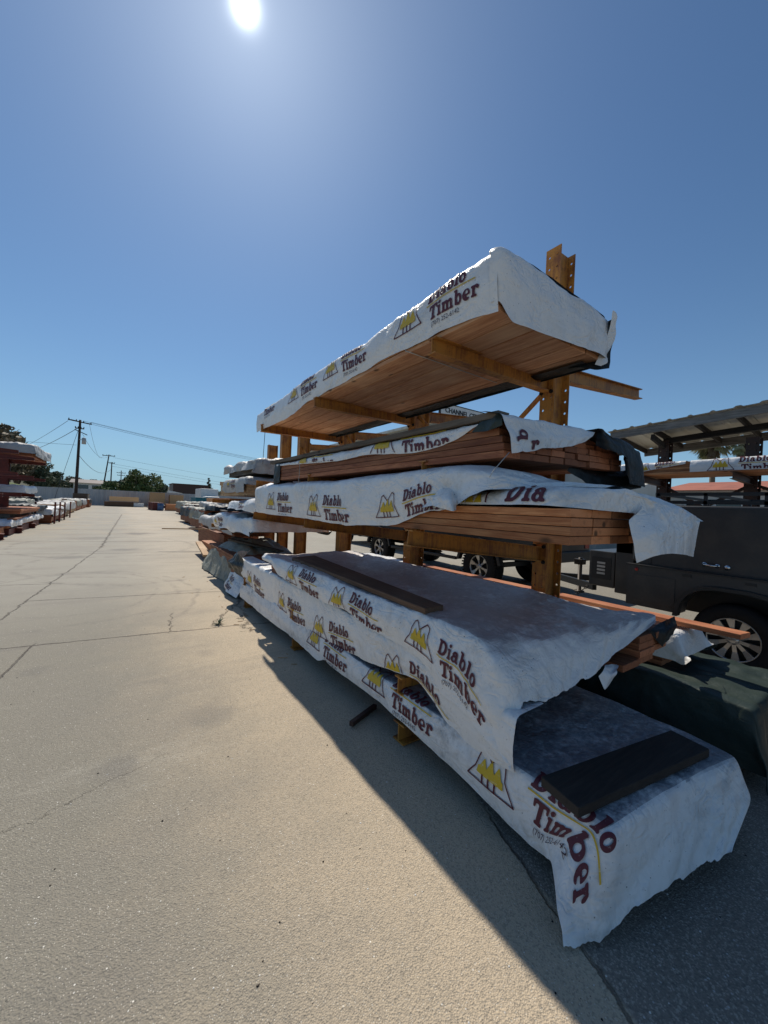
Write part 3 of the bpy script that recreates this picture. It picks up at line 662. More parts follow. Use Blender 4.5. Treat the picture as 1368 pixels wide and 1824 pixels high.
E1=Sheet(ec,0.02,(2,1),0.006,0.02,23,flip=True)
# lifted corner and dangling tail at the back corner
tail=Sheet([[(2.80,1.45,2.60),(2.86,1.40,2.80),(2.84,1.36,2.965)],[(2.86,1.36,2.56),(2.91,1.36,2.78),(2.90,1.36,2.955)],[(2.80,1.44,2.55),(2.93,1.44,2.74),(2.925,1.42,2.94)],[(2.75,1.62,2.60),(2.89,1.62,2.74),(2.885,1.6,2.94)]],0.015,(2,2),0.012,0.02,5)
# black inner face turned under at the back edge
und=Sheet([[(2.72,y,2.626),(2.80,y,2.598-0.015*math.sin(y*3)),(2.885,y,2.63)] for y in np.linspace(5.6,1.50,16)],0.04,(2,1),0.004,0.02,8)
U=lambda q,dz:(q[0],q[1],q[2]+dz)
lg=[(0,LOGO,U(P(703,614,X=XF),.125),1,1,.92),(0,LOGO,U(P(577,683,X=XF),.125),1,1,.92),(0,LOGO,U(P(515,724,X=XF),.12),1,1,.92),(0,LOGO_TXT,U(P(450,757,X=XF),.12),1,1,.9)]
cloth('tarp','white printed wrap boxed tightly round the highest bundle, folded corner facing the viewer',[A,E1,tail,und],lg,('tarp','tarp','tarp','tarp_black'))
# T3: long wrap over the third-level bundle ----------------
XF=1.572
t3t=edge([(468,863),(495.6,862),(640,852),(742,838),(796,833),(860,833),(973,846)],X=XF+.03)
t3b=edge([(463.5,913),(547.6,925),(615,935),(675,936),(709,934),(736,922),(752,912),(775,908),(806,911),(837,890),(877,873),(903,861)],X=XF)
cols=[]
for Y in [5.42,5.3]+list(np.linspace(5.15,1.30,34)):
    zt=t3t(Y); zb=t3b(Y); k=max(0,min(1,(2.02-Y)/0.6)); off=0.02*k
    zt=max(zt,zb+0.04); sag=0.05*math.sin(max(0,1.9-Y)*5)*k
    if Y>5.2: zt-=0.03
    cols.append([(XF-off-0.045*k,Y,zb),(XF-0.012-off,Y,zb+(zt-zb)*0.45+sag*0.3),(XF-off,Y,zt-0.02),(XF+0.10,Y,zt+0.015),(XF+0.55,Y,zt-0.01),(XF+1.1,Y,1.60),(XF+1.14,Y,1.50)])
cols.append([(1.66,1.20,1.625),(1.70,1.20,1.645),(1.78,1.19,1.665),(1.9,1.18,1.675),(2.2,1.15,1.67),(2.65,1.12,1.61),(2.72,1.12,1.50)])
cols.append([(1.86,1.10,1.652),(1.9,1.09,1.66),(2.0,1.08,1.672),(2.1,1.07,1.675),(2.3,1.06,1.66),(2.65,1.05,1.61),(2.72,1.05,1.50)])
cols.append([(2.10,1.02,1.655),(2.14,1.01,1.66),(2.2,1.0,1.668),(2.3,1.0,1.67),(2.4,1.0,1.65),(2.65,1.0,1.61),(2.72,1.0,1.50)])
T3=Sheet(cols,0.02,(2,2),0.006,0.014,41,hem=0.01)
# turned-up hem catching the sun
hx=P(790,880,X=1.53)
hem=Sheet([[P(752,905,X=1.545),P(748,900,X=1.555),P(752,890,X=1.56)],[P(768,900,X=1.51),P(766,888,X=1.53),P(768,878,X=1.56)],[P(788,906,X=1.47),P(786,886,X=1.47),P(788,868,X=1.555)],[P(808,911,X=1.45),P(802,890,X=1.46),P(803,872,X=1.55)],[P(812,908,X=1.50),P(812,896,X=1.52),P(812,886,X=1.55)]],0.008,(2,2),0.010,0.015,7)
lg=[(0,LOGO,P(548,899,X=XF),1,1,.97),(0,LOGO,P(476,892,X=XF),1,1,.97),(0,LOGO,P(673,903,X=XF),1,1,.80)]
cloth('tarp','white logo-printed wrap along the third level, hem curled and sunlit',[T3,hem],lg)
# T4: wrap over bare board ends with a flap flying out right
q=[]
def col4(bx,by,mx,my,tx,ty,Xb,Xt):
    b=P(bx,by,X=Xb); t=P(tx,ty,X=Xt); m=P(mx,my,X=(Xb+Xt)/2-0.015)
    return [tuple(b),tuple(m),tuple(t),(t[0]+0.2,t[1],t[2]+0.0),(2.75,t[1]+0.1,1.56)]
c4=[]
for Y,zb,zt in ((2.1,1.545,1.60),(1.9,1.545,1.61),(1.7,1.545,1.615),(1.5,1.54,1.62),(1.3,1.54,1.625),(1.1,1.54,1.63),(0.98,1.538,1.63)):
    c4.append([(1.585,Y,zb),(1.60,Y,(zb+zt)/2+.01),(1.66,Y,zt),(1.95,Y,zt+0.005),(2.3,Y,zt),(2.78,Y,1.56)])
c4.append([(1.72,0.88,1.532),(1.76,0.87,1.585),(1.84,0.87,1.635),(2.0,0.86,1.645),(2.3,0.87,1.62),(2.80,0.9,1.57)])
c4.append([(2.08,0.845,1.525),(2.09,0.83,1.57),(2.10,0.82,1.60),(2.2,0.80,1.595),(2.5,0.80,1.56),(2.95,0.82,1.50)])
c4.append([P(1120,925,Y=.82),P(1140,905,Y=.81),P(1165,900,Y=.80),P(1180,908,Y=.78),P(1210,916,Y=.78),P(1247,928,Y=.80)])
c4.append([P(1128,965,Y=.80),P(1150,955,Y=.76),P(1175,945,Y=.74),P(1200,943,Y=.75),P(1225,945,Y=.76),P(1244,952,Y=.79)])
c4.append([P(1135,1003,Y=.79),P(1160,993,Y=.76),P(1180,988,Y=.73),P(1200,986,Y=.74),P(1220,988,Y=.76),P(1237,992,Y=.79)])
T4=Sheet(c4,0.015,(1,2),0.006,0.018,53)
cloth('tarp','white wrap over bare orange board ends, loose corner flying out towards the trailer',[T4],[(0,LOGO_ICON,P(795,893,X=1.6),1,1,1.1),(0,{'maroon':word('Dia',0,0,.115,17)},P(903,897,X=1.6),1,1,1.0)])
# T2: strip over second bundle --------------------------
XF=1.622
t2b=edge([(497,830),(540,826),(600,822),(622,817),(650,810),(700,808),(742,806),(800,790),(840,765),(856,752)],X=XF)
zt2=1.79+5*0.04+0.006
cols=[]
for Y in np.linspace(4.75,1.35,26):
    zb=min(t2b(Y),zt2-0.012) if Y>1.5 else zt2-0.02
    cols.append([(XF,Y,zb),(XF-0.006,Y,(zb+zt2)/2),(XF+0.01,Y,zt2),(XF+0.5,Y,zt2+0.02),(XF+1.28,Y,zt2+0.045),(XF+1.34,Y,1.93)])
T2=Sheet(cols,0.02,(2,1),0.004,0.010,61,hem=0.006)
YE=1.262
fl=[]
for (tx,ty,bx,by) in ((893,738,912,806),(903,741,917,806),(925,744,932,800),(950,747,950,801),(962,749,966,796),(1000,755,990,797),(1040,763,1020,794),(1062,768,1045,786)):
    b=P(bx,by,Y=YE-0.02); t=P(tx,ty,Y=YE); fl.append([tuple(b),tuple((b+t)/2+np.array([0,-0.012,0])),tuple(t),(t[0],t[1]+0.15,2.03+(t[0]-1.6)*0.05)])
FL=Sheet(fl,0.012,(1,1),0.006,0.018,66,hem=0.02)
bk=[]
for (tx,ty,bx,by,yy) in ((1060,768,1062,792,1.27),(1070,762,1080,800,1.22),(1095,778,1115,815,1.2),(1120,785,1120,862,1.2),(1135,800,1146,868,1.22),(1140,806,1148,850,1.35)):
    b=P(bx,by,Y=yy); t=P(tx,ty,Y=yy); bk.append([tuple(b),tuple((b+t)/2+np.array([0,-0.01,0])),tuple(t),(t[0]-0.02,t[1]+0.25,t[2]-0.02)])
BK=Sheet(bk,0.015,(1,1),0.010,0.03,67)
bk2=Sheet([[P(1010,838,Y=1.36),P(1015,830,Y=1.36),P(1020,822,Y=1.4)],[P(1060,868,Y=1.32),P(1062,850,Y=1.33),P(1065,832,Y=1.4)],[P(1110,874,Y=1.26),P(1112,855,Y=1.28),P(1112,838,Y=1.35)],[P(1146,868,Y=1.22),P(1144,845,Y=1.24),P(1140,815,Y=1.3)]],0.015,(1,1),0.01,0.03,68)
cn=Sheet([[P(840,770,X=1.61),P(850,758,X=1.61),P(862,745,X=1.63)],[P(868,768,X=1.605),P(872,755,X=1.605),P(880,738,X=1.63)],[P(895,757,X=1.60),P(895,746,X=1.60),P(893,735,X=1.62)]],0.01,(1,1),0.006,0.015,69)
fe=Sheet([[(XF+0.005,4.62,1.76),(XF,4.62,1.9),(XF+0.0,4.62,2.0)],[(XF-0.004,4.70,1.75),(XF-0.01,4.70,1.88),(XF,4.70,2.0)],[(XF+0.005,4.88,1.73),(XF,4.88,1.88),(XF+.01,4.86,2.0)],[(XF+0.3,4.95,1.73),(XF+0.3,4.95,1.9),(XF+.3,4.9,2.0)]],0.02,(1,1),0.008,0.02,70)
cloth('tarp','black-backed tarp with torn white end flap over the reddish second level bundle',[T2,FL,BK,bk2,cn,fe],[(0,LOGO,U(P(658,800,X=XF),.085),1,1,.98),(0,LOGO,U(P(528,835,X=XF),.09),1,1,1.0),(1,{'maroon':word('r',.0,-.05,.10,17),'ink':shift(plain_text('142',.03),.0,-.08)},P(940,790,Y=YE),1,1,1.0),(1,{'maroon':word('b',.0,-.05,.09,17)},P(922,786,Y=YE),1,-1,1.0,True)],('tarp','tarp','tarp_black','tarp_black','tarp_green','tarp_black'))
b=MB(); b.beam((1.665,5.0,zt2+0.030),(1.665,1.33,zt2+0.022),0.09,0.036); o=b.build('plank','greywood',None,(1.65,3,2.02)); tag(o,'long grey weathered plank weighting the top edge of the second level tarp','plank')
# T_mid lower ------------------------------------------
XF=1.520
mlb=edge([(428,1024),(444,1043),(466,1066),(494,1089),(525,1118),(542,1124),(586,1152),(637,1171),(653,1179),(713,1201),(726,1205),(755,1224)],X=XF)
mlb2=edge([(728,1206),(755,1224),(760,1242),(784,1281),(824,1329),(847,1352),(887,1358)],X=XF-0.01)
cols=[]
for Y in [5.95,5.8]+list(np.linspace(5.6,1.06,40)):
    zb=mlb(Y) if Y>1.85 else mlb2(Y); k=max(0,(1.8-Y)/0.75); 
    if Y>5.7: zb=0.55 if Y>5.9 else 0.45
    zt=0.67-0.02*k*4*max(0,1-k) - (0.10*k if k>0.6 else 0)
    cols.append([(XF-0.012*k,Y,zb),(XF-0.012-0.01*k,Y,zb+(zt-zb)*0.5),(XF,Y,zt),(XF+0.2,Y,zt+0.01)])
ML=Sheet(cols,0.018,(2,1),0.005,0.016,73,hem=0.008)
lg=[(0,LOGO,P(494,1062,X=XF),1,1,.9),(0,LOGO,P(558,1108,X=XF),1,1,.86),(0,LOGO,P(679,1180,X=XF),1,1,.80),(0,LOGO,P(440,1025,X=XF),1,1,.9)]
fe=Sheet([[(XF,5.7,0.36),(XF-.02,5.7,0.55),(XF+.02,5.7,0.7)],[(XF-.06,5.95,0.42),(XF-.10,5.95,0.55),(XF-.02,5.95,0.72)],[(XF-.10,6.2,0.50),(XF-.16,6.15,0.6),(XF,6.1,0.74)],[(XF+.1,6.35,0.45),(XF+.1,6.3,0.6),(XF+.25,6.25,0.74)]],0.02,(1,1),0.02,0.04,75)
cloth('tarp','printed white wrap of the lower waist-high bundle, directly above the lowest tarp',[ML,fe],lg)
# T_mid upper ------------------------------------------
XF=1.495
mub=edge([(486,1004),(496,1024),(523,1041),(564.5,1067),(619,1087),(658,1120),(705,1147),(758,1184),(768,1213),(784,1237),(816,1258),(842,1284),(866,1316),(889,1345),(908,1372)],X=XF)
cols=[]
for Y in [4.75]+list(np.linspace(4.6,1.42,30)):
    zb=mub(Y); zt=0.872; k=max(0,(1.9-Y)/0.6)
    cols.append([(XF-0.012*k,Y,zb),(XF-0.012-0.01*k,Y,zb+(zt-zb)*0.55),(XF+0.035,Y,zt),(XF+0.30,Y,zt-0.006*math.sin(Y*3)),(XF+0.8,Y,zt-0.008),(XF+1.24,Y,zt+0.008),(XF+1.36,Y,zt-0.02)])
# near end: skirt flaring down
cols.append([(XF-.015,1.34,mub(1.34)),(XF-.03,1.33,.64),(XF+0.03,1.30,0.86),(XF+.30,1.30,.865),(XF+.78,1.27,.855),(2.70,1.25,.87),(2.86,1.22,.87)])
cols.append([(XF-.012,1.24,mub(1.24)),(XF-.03,1.22,.55),(1.505,1.19,0.79),(1.82,1.17,.83),(2.2,1.15,.86),(2.66,1.12,.885),(2.90,1.10,.89)])
cols.append([(XF,1.14,mub(1.14)),(XF-.01,1.14,.50),(1.55,1.13,0.70),(1.86,1.10,.75),(2.2,1.07,.80),(2.62,1.05,.865),(2.92,1.04,.885)])
cols.append([(XF+.0,1.068,.335),(XF+.035,1.09,.47),tuple(P(926,1252,Y=1.10)),tuple(P(985,1243,Y=1.06)),tuple(P(1045,1207,Y=1.03)),tuple(P(1115,1150,Y=1.01)),tuple(P(1168,1105,Y=1.0))])
MU=Sheet(cols,0.016,(2,2),0.008,0.02,82,cell=0.12,hem=0.006,uhem=0.02,crease=34)
lg=[(0,LOGO,P(722,1118,X=XF),1,1,.80),(0,LOGO,P(588,1058,X=XF),1,1,.86),(0,LOGO,P(511,1018,X=XF),1,1,.9)]
bc=Sheet([[P(1150,1125,Y=1.02),P(1165,1118,Y=1.02),P(1175,1108,Y=1.02)],[P(1175,1150,Y=.99),P(1185,1125,Y=.97),P(1185,1105,Y=1.0)],[P(1192,1140,Y=1.0),P(1203,1115,Y=1.0),P(1200,1098,Y=1.06)]],0.01,(1,1),0.012,0.02,83)
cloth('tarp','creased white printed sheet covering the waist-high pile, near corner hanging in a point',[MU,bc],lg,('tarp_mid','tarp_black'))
# small white scrap hanging under the board ends
sc_=Sheet([[P(1068,1205,Y=1.0),P(1073,1196,Y=1.0),P(1078,1184,Y=1.03)],[P(1078,1230,Y=.98),P(1085,1205,Y=.98),P(1090,1182,Y=1.02)],[P(1092,1212,Y=.98),P(1097,1198,Y=.98),P(1104,1182,Y=1.02)]],0.008,(1,1),0.01,0.02,84)
cloth('tarp_scrap','small torn white scrap dangling below the jutting board ends',[sc_],[],('tarp',),'tarp')
# T0 lowest ---------------------------------------------
XF=1.505
e0=edge([(440,1045),(470,1073),(527,1129),(560,1155),(606,1200),(700,1270),(850,1412),(905,1468),(965,1522)],X=XF)
cols=[]
for Y in [5.75]+list(np.linspace(5.6,0.97,36)):
    zb=min(max(e0(Y),0.06),.125 if Y>3 else .3); zt=0.345
    cols.append([(XF-0.004,Y,zb),(XF-0.008,Y,(zb+zt)/2),(XF+0.02,Y,zt),(XF+0.3,Y,zt+0.006),(XF+0.7,Y,zt-0.004),(XF+1.12,Y,zt+0.002),(XF+1.17,Y,0.2)])
cols.append([(XF-.005,.90,.085),(XF-.012,.89,.2),(XF+.02,.86,.342),(XF+.32,.83,.35),(XF+.7,.78,.348),(XF+1.10,.72,.345),(XF+1.19,.72,.2)])
cols.append([(1.47,.83,.12),(1.485,.79,.235),(1.525,.665,.345),(1.83,.64,.352),(2.2,.60,.350),(2.57,.54,.345),(2.69,.60,.2)])
cols.append([(1.40,.775,.11),(1.43,.735,.195),(1.515,.648,.325),(1.82,.615,.328),(2.19,.575,.325),(2.55,.515,.32),(2.68,.58,.18)])
cols.append([(1.345,.735,.075),(1.39,.695,.13),(1.49,.632,.20),(1.78,.585,.215),(2.15,.535,.21),(2.50,.455,.205),(2.63,.53,.12)])
cols.append([(1.32,.705,.045),(1.375,.672,.07),(1.45,.628,.095),(1.71,.575,.14),(2.06,.52,.14),(2.33,.45,.14),(2.52,.52,.08)])
cols.append([(1.30,.685,.012),(1.355,.655,.02),(1.43,.615,.032),(1.63,.575,.10),(1.97,.515,.098),(2.20,.445,.105),(2.38,.50,.06)])
T0=Sheet(cols,0.014,(2,3),0.005,0.016,91,cell=0.2,hem=0.004,uhem=0.03,crease=5)
lg=[(0,LOGO,P(548,1125,X=XF),1,1,.85),(0,LOGO,P(648,1190,X=XF),1,1,.85),(0,LOGO_ICON,P(838,1345,X=XF),1,1,.80),(0,LOGO_TXT,(1.505,1.345,.322),1,1,.92)]
cloth('tarp','dark-topped white printed tarp over the lowest bundle, end draped to the pavement',[T0],lg,('tarp_dark_top',))
# ---- loose planks
def plank(label,pts,th,m,name='plank'):
    "pts: four top corners"
    b=MB(); v=[Vector(p) for p in pts]; vs=v+[p-Vector((0,0,th)) for p in v]
    bm=bmesh.new(); bv=[bm.verts.new(p) for p in vs]
    for f in ((0,1,2,3),(7,6,5,4),(0,4,5,1),(1,5,6,2),(2,6,7,3),(3,7,4,0)): bm.faces.new([bv[i] for i in f])
    bmesh.ops.recalc_face_normals(bm,faces=bm.faces); bmesh.ops.bevel(bm,geom=list(bm.edges),offset=0.003,segments=1,affect='EDGES'); bm.verts.index_update()
    b.add([x.co for x in bm.verts],[[x.index for x in f.verts] for f in bm.faces]); bm.free()
    return tag(b.build(name,m,None,tuple(v[0])),label,'plank')
plank('short thick dark plank laid across the near end of the lowest tarp',[(1.455,.735,.405),(2.40,.60,.395),(2.43,.77,.395),(1.49,.915,.405)],0.042,'oldwoodx')
plank('long dark-topped board lying lengthwise on the waist-high tarp',[P(520,993,Z=.905),P(757,1084,Z=.905),P(790,1078,Z=.905),P(560,989,Z=.905)],0.036,'brownplank')
plank('thin reddish plank sticking out beside the rack in front of the trailer wheel',[(3.40,.72,.765),(3.53,.70,.765),(3.53,4.2,.745),(3.40,4.2,.745)],0.036,'red')
plank('dark plank end on the far side of the rack beside the near post',[(3.26,2.15,.735),(3.39,2.15,.735),(3.39,4.4,.735),(3.26,4.4,.735)],0.03,'oldwood')
# ---- strings
def string(label,pts,r=0.0028,m='string'):
    b=MB(); b.tube(pts,r,5); return tag(b.build('string',m,None,tuple(pts[0])),label,'string')
string('white strapping cord stretched under the highest bundle',[P(722,625,Z=2.625),P(885,682,Z=2.615)],0.004)
string('loose white string hanging from the torn flap of the second level',[P(907,806,Y=1.24),P(893,822,Y=1.22),P(879,838,Y=1.2),P(872,850,Y=1.2)],0.0022)
string('thin white string hanging in front of the long third level wrap',[P(534,828,X=1.6),P(533,848,X=1.58),P(531,862,X=1.56)],0.0025)
string('thin dark cable hanging from the far corner of the highest wrap',[P(472,770,X=1.7),P(468,826,X=1.7)],0.004,'wire')
# ================================================================ BACK SIDE OF THE RACK
def draped(x0,x1,y0,y1,zt,zf,zb,zn,seed=1,res=0.03,cr=0.012,fo=0.03,n=10,flare=0.05,far=True):
    "cloth over a box: front edge at x0 down to zf, back x1 to zb, near end (y0) down to zn"
    r=random.Random(seed); cols=[]
    if far: cols.append([(x0,y1+0.06,zt-0.2),(x0,y1+0.05,zt-0.15),(x0+.1*(x1-x0),y1+0.05,zt-.12),(x1-.1*(x1-x0),y1+.05,zt-.12),(x1,y1+.05,zt-.15),(x1,y1+.05,zt-.2)])
    for Y in np.linspace(y1,y0,n):
        j=r.uniform(-1,1)*0.12*(zt-zf); k=r.uniform(-1,1)*0.12*(zt-zb)
        cols.append([(x0-flare*abs(j)*4,Y,zf+j),(x0-0.01,Y,(zt+zf)/2),(x0+0.01,Y,zt),(x1-0.01,Y,zt+r.uniform(-.01,.01)),(x1+.01,Y,(zt+zb)/2),(x1+flare*abs(k)*3,Y,zb+k)])
    if zn is not None:
        m=(zt+zn)/2
        cols.append([(x0-.02,y0-.05,zf),(x0-.01,y0-.05,(m+zf)/2),(x0+.02,y0-.03,m+0.02),(x1-.02,y0-.03,m+0.02),(x1+.01,y0-.05,(m+zb)/2),(x1+.02,y0-.05,zb)])
        cols.append([(x0-.05,y0-.10,zn+.01),(x0-.02,y0-.09,zn+.02),(x0+.04,y0-.06,zn),(x1-.04,y0-.06,zn),(x1+.01,y0-.09,zn+.02),(x1+.05,y0-.10,zn+.01)])
    return Sheet(cols,res,(2,1),cr,fo,seed,cell=max(0.14,res*6),hem=0.01)
gb=bundle('lumber_bundle','bundle of boards on the pavement hidden under the dark green cover','lumber',2.98,0.13,0.62,4.6,0.20,0.05,4,6,'red',jit=0.0)
G1=draped(2.95,3.86,0.55,4.8,0.458,0.12,0.10,0.05,201,0.018,0.010,0.035,14)
cloth('green_cover','dark green plastic cover over the pile between the rack and the trailer wheel',[G1],[],('tarp_green',),'tarp')
bb=bundle('lumber_bundle','narrow red bundle on the far-side arms beside the near post','lumber',3.24,0.45,1.10,5.6,0.14,0.04,3,6,'red',jit=0.0)
G2=draped(3.23,3.70,1.02,5.7,0.704,0.50,0.52,0.56,203,0.022,0.006,0.015,14)
cloth('tarp','pale tarp over the narrow far-side bundle, its end hanging above the green cover',[G2],[],('tarp',),'tarp')
# ================================================================ VEHICLES
def wheel(parent,c,r,wd,side,style='alloy',name='wheel',spokes=10,rimr=0.62):
    w_=thing(name,None,None,(0,0,0)); w_.parent=parent; base=Vector(wloc(parent)); w_.location=Vector(c)-base
    x=wd/2*side; b=MB(); rr=r*rimr
    prof=[(-wd/2,rr),(-wd/2,r*0.90),(-wd/2+0.02,r*0.975),(-wd/4,r),(wd/4,r),(wd/2-0.02,r*0.975),(wd/2,r*0.90),(wd/2,rr),(wd/2-0.03,rr*0.98),(wd/2-.05,rr*.97)]
    if side<0: prof=[(-a,q) for a,q in prof][::1]
    b.lathe((c[0],c[1],c[2]),0,prof,48)
    for k in range(44 if r>0.38 else 0):
        a=2*math.pi*k/44; p0=Vector((c[0]+side*wd*0.25,c[1]+math.cos(a)*r*0.985,c[2]+math.sin(a)*r*0.985)); q=Vector((0,math.cos(a),math.sin(a)))
        b.beam(p0-Vector((side*wd*.2,0,0)),p0+Vector((side*wd*.28,0,0)),0.024,0.03,q)
    b.build('tyre','rubber',w_)
    b=MB(); x1=c[0]+side*(wd/2-0.035); b.mat('black').lathe((c[0],c[1],c[2]),0,[(side*(wd/2-0.11),0.0),(side*(wd/2-0.11),rr*0.96)],32,False)
    b.mat(style).lathe((c[0],c[1],c[2]),0,[(side*(wd/2-0.10),rr*0.97),(side*(wd/2-0.012),rr*0.985),(side*(wd/2-0.012),rr*0.93),(side*(wd/2-0.05),rr*0.92)],40)
    for k in range(spokes):
        a=2*math.pi*(k+0.3)/spokes; d=Vector((0,math.cos(a),math.sin(a))); tng=Vector((0,-math.sin(a),math.cos(a)))
        c0=Vector((x1,c[1],c[2]))
        w0,w1=rr*0.07,rr*(0.16 if spokes>8 else 0.2); vs=[]
        for (rad,ww,dx) in ((rr*0.18,w0,0.0),(rr*0.55,w0*1.2,-0.006),(rr*0.93,w1,0.014)):
            for s2 in (-1,1):
                for dd in (0,-0.03): vs.append(c0+d*rad+tng*ww*s2+Vector((side*(dx+dd),0,0)))
        fs=[]
        for i in (0,4): fs+=[(i,i+4,i+6,i+2),(i,i+1,i+5,i+4),(i+2,i+6,i+7,i+3)]
        b.add(vs,fs)
    b.lathe((c[0],c[1],c[2]),0,[(side*(wd/2-0.07),rr*0.24),(side*(wd/2-0.025),rr*0.22),(side*(wd/2-0.015),rr*0.10),(side*(wd/2-0.015),0.0)],20)
    for k in range(5): a=2*math.pi*k/5; b.lathe((x1-side*0.0,c[1]+math.cos(a)*rr*.17,c[2]+math.sin(a)*rr*.17),0,[(0,0.012),(side*0.02,0.012),(side*.02,0)],6,False)
    b.build('rim',style,w_)
    return w_
def prism(mb,poly,x0,x1,inset=0.0):
    "extrude a (y,z) outline between x0 and x1"
    n=len(poly); vs=[(x0,y,z) for y,z in poly]+[(x1,y,z) for y,z in poly]
    bm=bmesh.new(); bv=[bm.verts.new(v) for v in vs]; bm.faces.new(bv[:n][::-1]); bm.faces.new(bv[n:])
    for i in range(n): bm.faces.new((bv[i],bv[(i+1)%n],bv[n+(i+1)%n],bv[n+i]))
    bmesh.ops.recalc_face_normals(bm,faces=bm.faces)
    if inset: bmesh.ops.bevel(bm,geom=[e for e in bm.edges if abs(e.verts[0].co.x-e.verts[1].co.x)<1e-6],offset=inset,segments=3,affect='EDGES',profile=0.5)
    bmesh.ops.triangulate(bm,faces=[f for f in bm.faces if len(f.verts)>4]); bm.verts.index_update()
    mb.add([v.co for v in bm.verts],[[v.index for v in f.verts] for f in bm.faces]); bm.free(); return mb
def arch(cy,cz,r,a0=180,a1=0,n=14): return [(cy+r*math.cos(R(a0+(a1-a0)*i/n)),cz+r*math.sin(R(a0+(a1-a0)*i/n))) for i in range(n+1)]
# trailer
TX=5.01
tr=thing('trailer','black boxy off-road trailer with chrome door handle and roof bars behind the rack','trailer',(5.9,0.2,0))
b=MB(); prism(b,[(-2.6,.93),(1.93,.93),(2.06,1.02),(2.06,1.33),(1.86,1.662),(-2.4,1.662),(-2.6,1.4)],TX+0.03,6.95,0.02); b.build('body','black2',tr)
b=MB(); prism(b,[(2.08,.50),(2.08,.955),(-2.6,.955),(-2.6,.50),(0.66,.50)]+arch(1.12,.345,.47,160,20)[::-1][0:0]+[(0.66,.5)][0:0]+[(.70,.50),(.70,.62)]+[(.76,.72),(.86,.79),(1.0,.815),(1.25,.815),(1.38,.79),(1.48,.72),(1.54,.62),(1.56,.50)],TX-0.045,TX+0.16,0.0); b.build('skirt','black2',tr)
b=MB(); prism(b,[(1.60,.48),(1.58,.63),(1.50,.755),(1.38,.83),(1.25,.85),(1.0,.85),(.86,.83),(.74,.755),(.66,.63),(.64,.48),(.70,.48),(.70,.62),(.76,.72),(.86,.79),(1.0,.815),(1.25,.815),(1.38,.79),(1.48,.72),(1.54,.62),(1.56,.48)],TX-0.10,TX+0.0,0.0); b.build('fender','black',tr)
b=MB(); b.box(TX-0.055,TX+0.03,-2.6,2.09,.955,.972); b.build('ledge','black',tr)
b=MB(); b.box(TX-0.052,TX-0.0465,1.60,2.00,.56,.86,0.002); dr=b.build('door','black2',tr); tag(dr,'small flush storage door ahead of the wheel')
b=MB(); b.lathe((TX-.046,1.98,.915),0,[(0,.0),(0,.02),(-.008,.018),(-.012,0)],12); b.build('marker_light','redlens',tr)
b=MB(); hy=P(1253,1010,X=TX)[1]; hy2=P(1283,1012,X=TX)[1]; b.tube([(TX+.03,hy,1.055),(TX-.02,hy,1.055),(TX-.035,(hy+hy2)/2,1.052),(TX-.02,hy2+.03,1.05),(TX+.03,hy2+.03,1.05)],[.014,.012,.008,.012,.014],10); b.lathe((TX+.03,hy,1.055),0,[(-.0,.0),(-.0,.022),(-.008,.02),(-.01,0)],14); b.lathe((TX+.03,hy2+.03,1.05),0,[(0,0),(0,.022),(-.008,.02),(-.01,0)],14); b.build('door_handle','chrome',tr)
b=MB(); ly=P(1292,1014,X=TX)[1]; b.lathe((TX+.03,ly-.01,1.045),0,[(0,0),(0,.026),(-.02,.024),(-.024,0)],16); b.build('lock','chrome',tr)
for z in (1.70,1.79):
    b=MB(); b.beam((TX+.12,1.88,z),(TX+.12,-2.4,z),0.03,0.035); b.build('roof_rail','black',tr)
for z in (1.70,1.79):
    b=MB(); b.beam((6.8,1.88,z),(6.8,-2.4,z),0.03,0.035); b.build('roof_rail','black',tr)
for yy in (1.85,1.42,.95,.45,-.4,-1.2):
    b=MB(); b.beam((TX+.12,yy,1.655),(TX+.12,yy,1.80),.03,.03); b.beam((TX+.12,yy,1.79),(6.8,yy,1.79),.03,.03); b.beam((6.8,yy,1.655),(6.8,yy,1.80),.03,.03); b.build('cross_bar','black',tr)
b=MB(); b.box(TX+.15,6.75,2.09,2.30,.56,1.30,.01); b.build('front_locker','black2',tr)
b=MB(); b.box(TX+.18,6.0,2.32,2.64,.60,1.06,.012); tb_=b.build('toolbox','black2',tr)
b=MB(); b.box(TX+.172,TX+.179,2.36,2.60,.70,.98); b.build('toolbox_panel','black',tb_)
for i in range(4):
    b=MB(); b.box(TX+.166,TX+.1715,2.43,2.53,.76+i*.045,.785+i*.045); b.build('latch','alloy',tb_)
b=MB(); b.box(TX+.15,TX+.9,2.10,2.30,1.06,1.34,.01); b.build('vent_box','black',tr)
b=MB(); b.beam((TX+.35,2.64,.55),(5.88,3.55,.52),.06,.09); b.beam((6.45,2.64,.55),(5.92,3.55,.52),.06,.09); b.beam((5.9,3.4,.52),(5.9,3.75,.52),.08,.08); b.build('drawbar','black',tr)
b=MB(); b.lathe((5.55,2.95,.40),2,[(0,0.0),(0,.07),(.02,.07),(.02,.028),(.50,.028),(.50,0)],12); b.box(5.50,5.62,2.9,3.02,.80,.88,.01); b.build('jockey_stand','bolt',tr)
ch=[]
for i in range(17):
    f=i/16; ch.append(Vector((5.35-.1*f,2.72+.75*f,.55-.24*math.sin(f*math.pi))))
b=MB()
for i in range(len(ch)-1):
    m=(ch[i]+ch[i+1])/2; d=(ch[i+1]-ch[i]).normalized(); u=d.cross(Vector((0,0,1))).normalized() if i%2 else Vector((0,0,1)).cross(d).cross(d).normalized()
    pts=[m+d*.034*math.cos(a)+u*.016*math.sin(a) for a in [k*math.pi/4 for k in range(9)]]; b.tube(pts,.005,5)
b.build('safety_chain','bolt',tr)
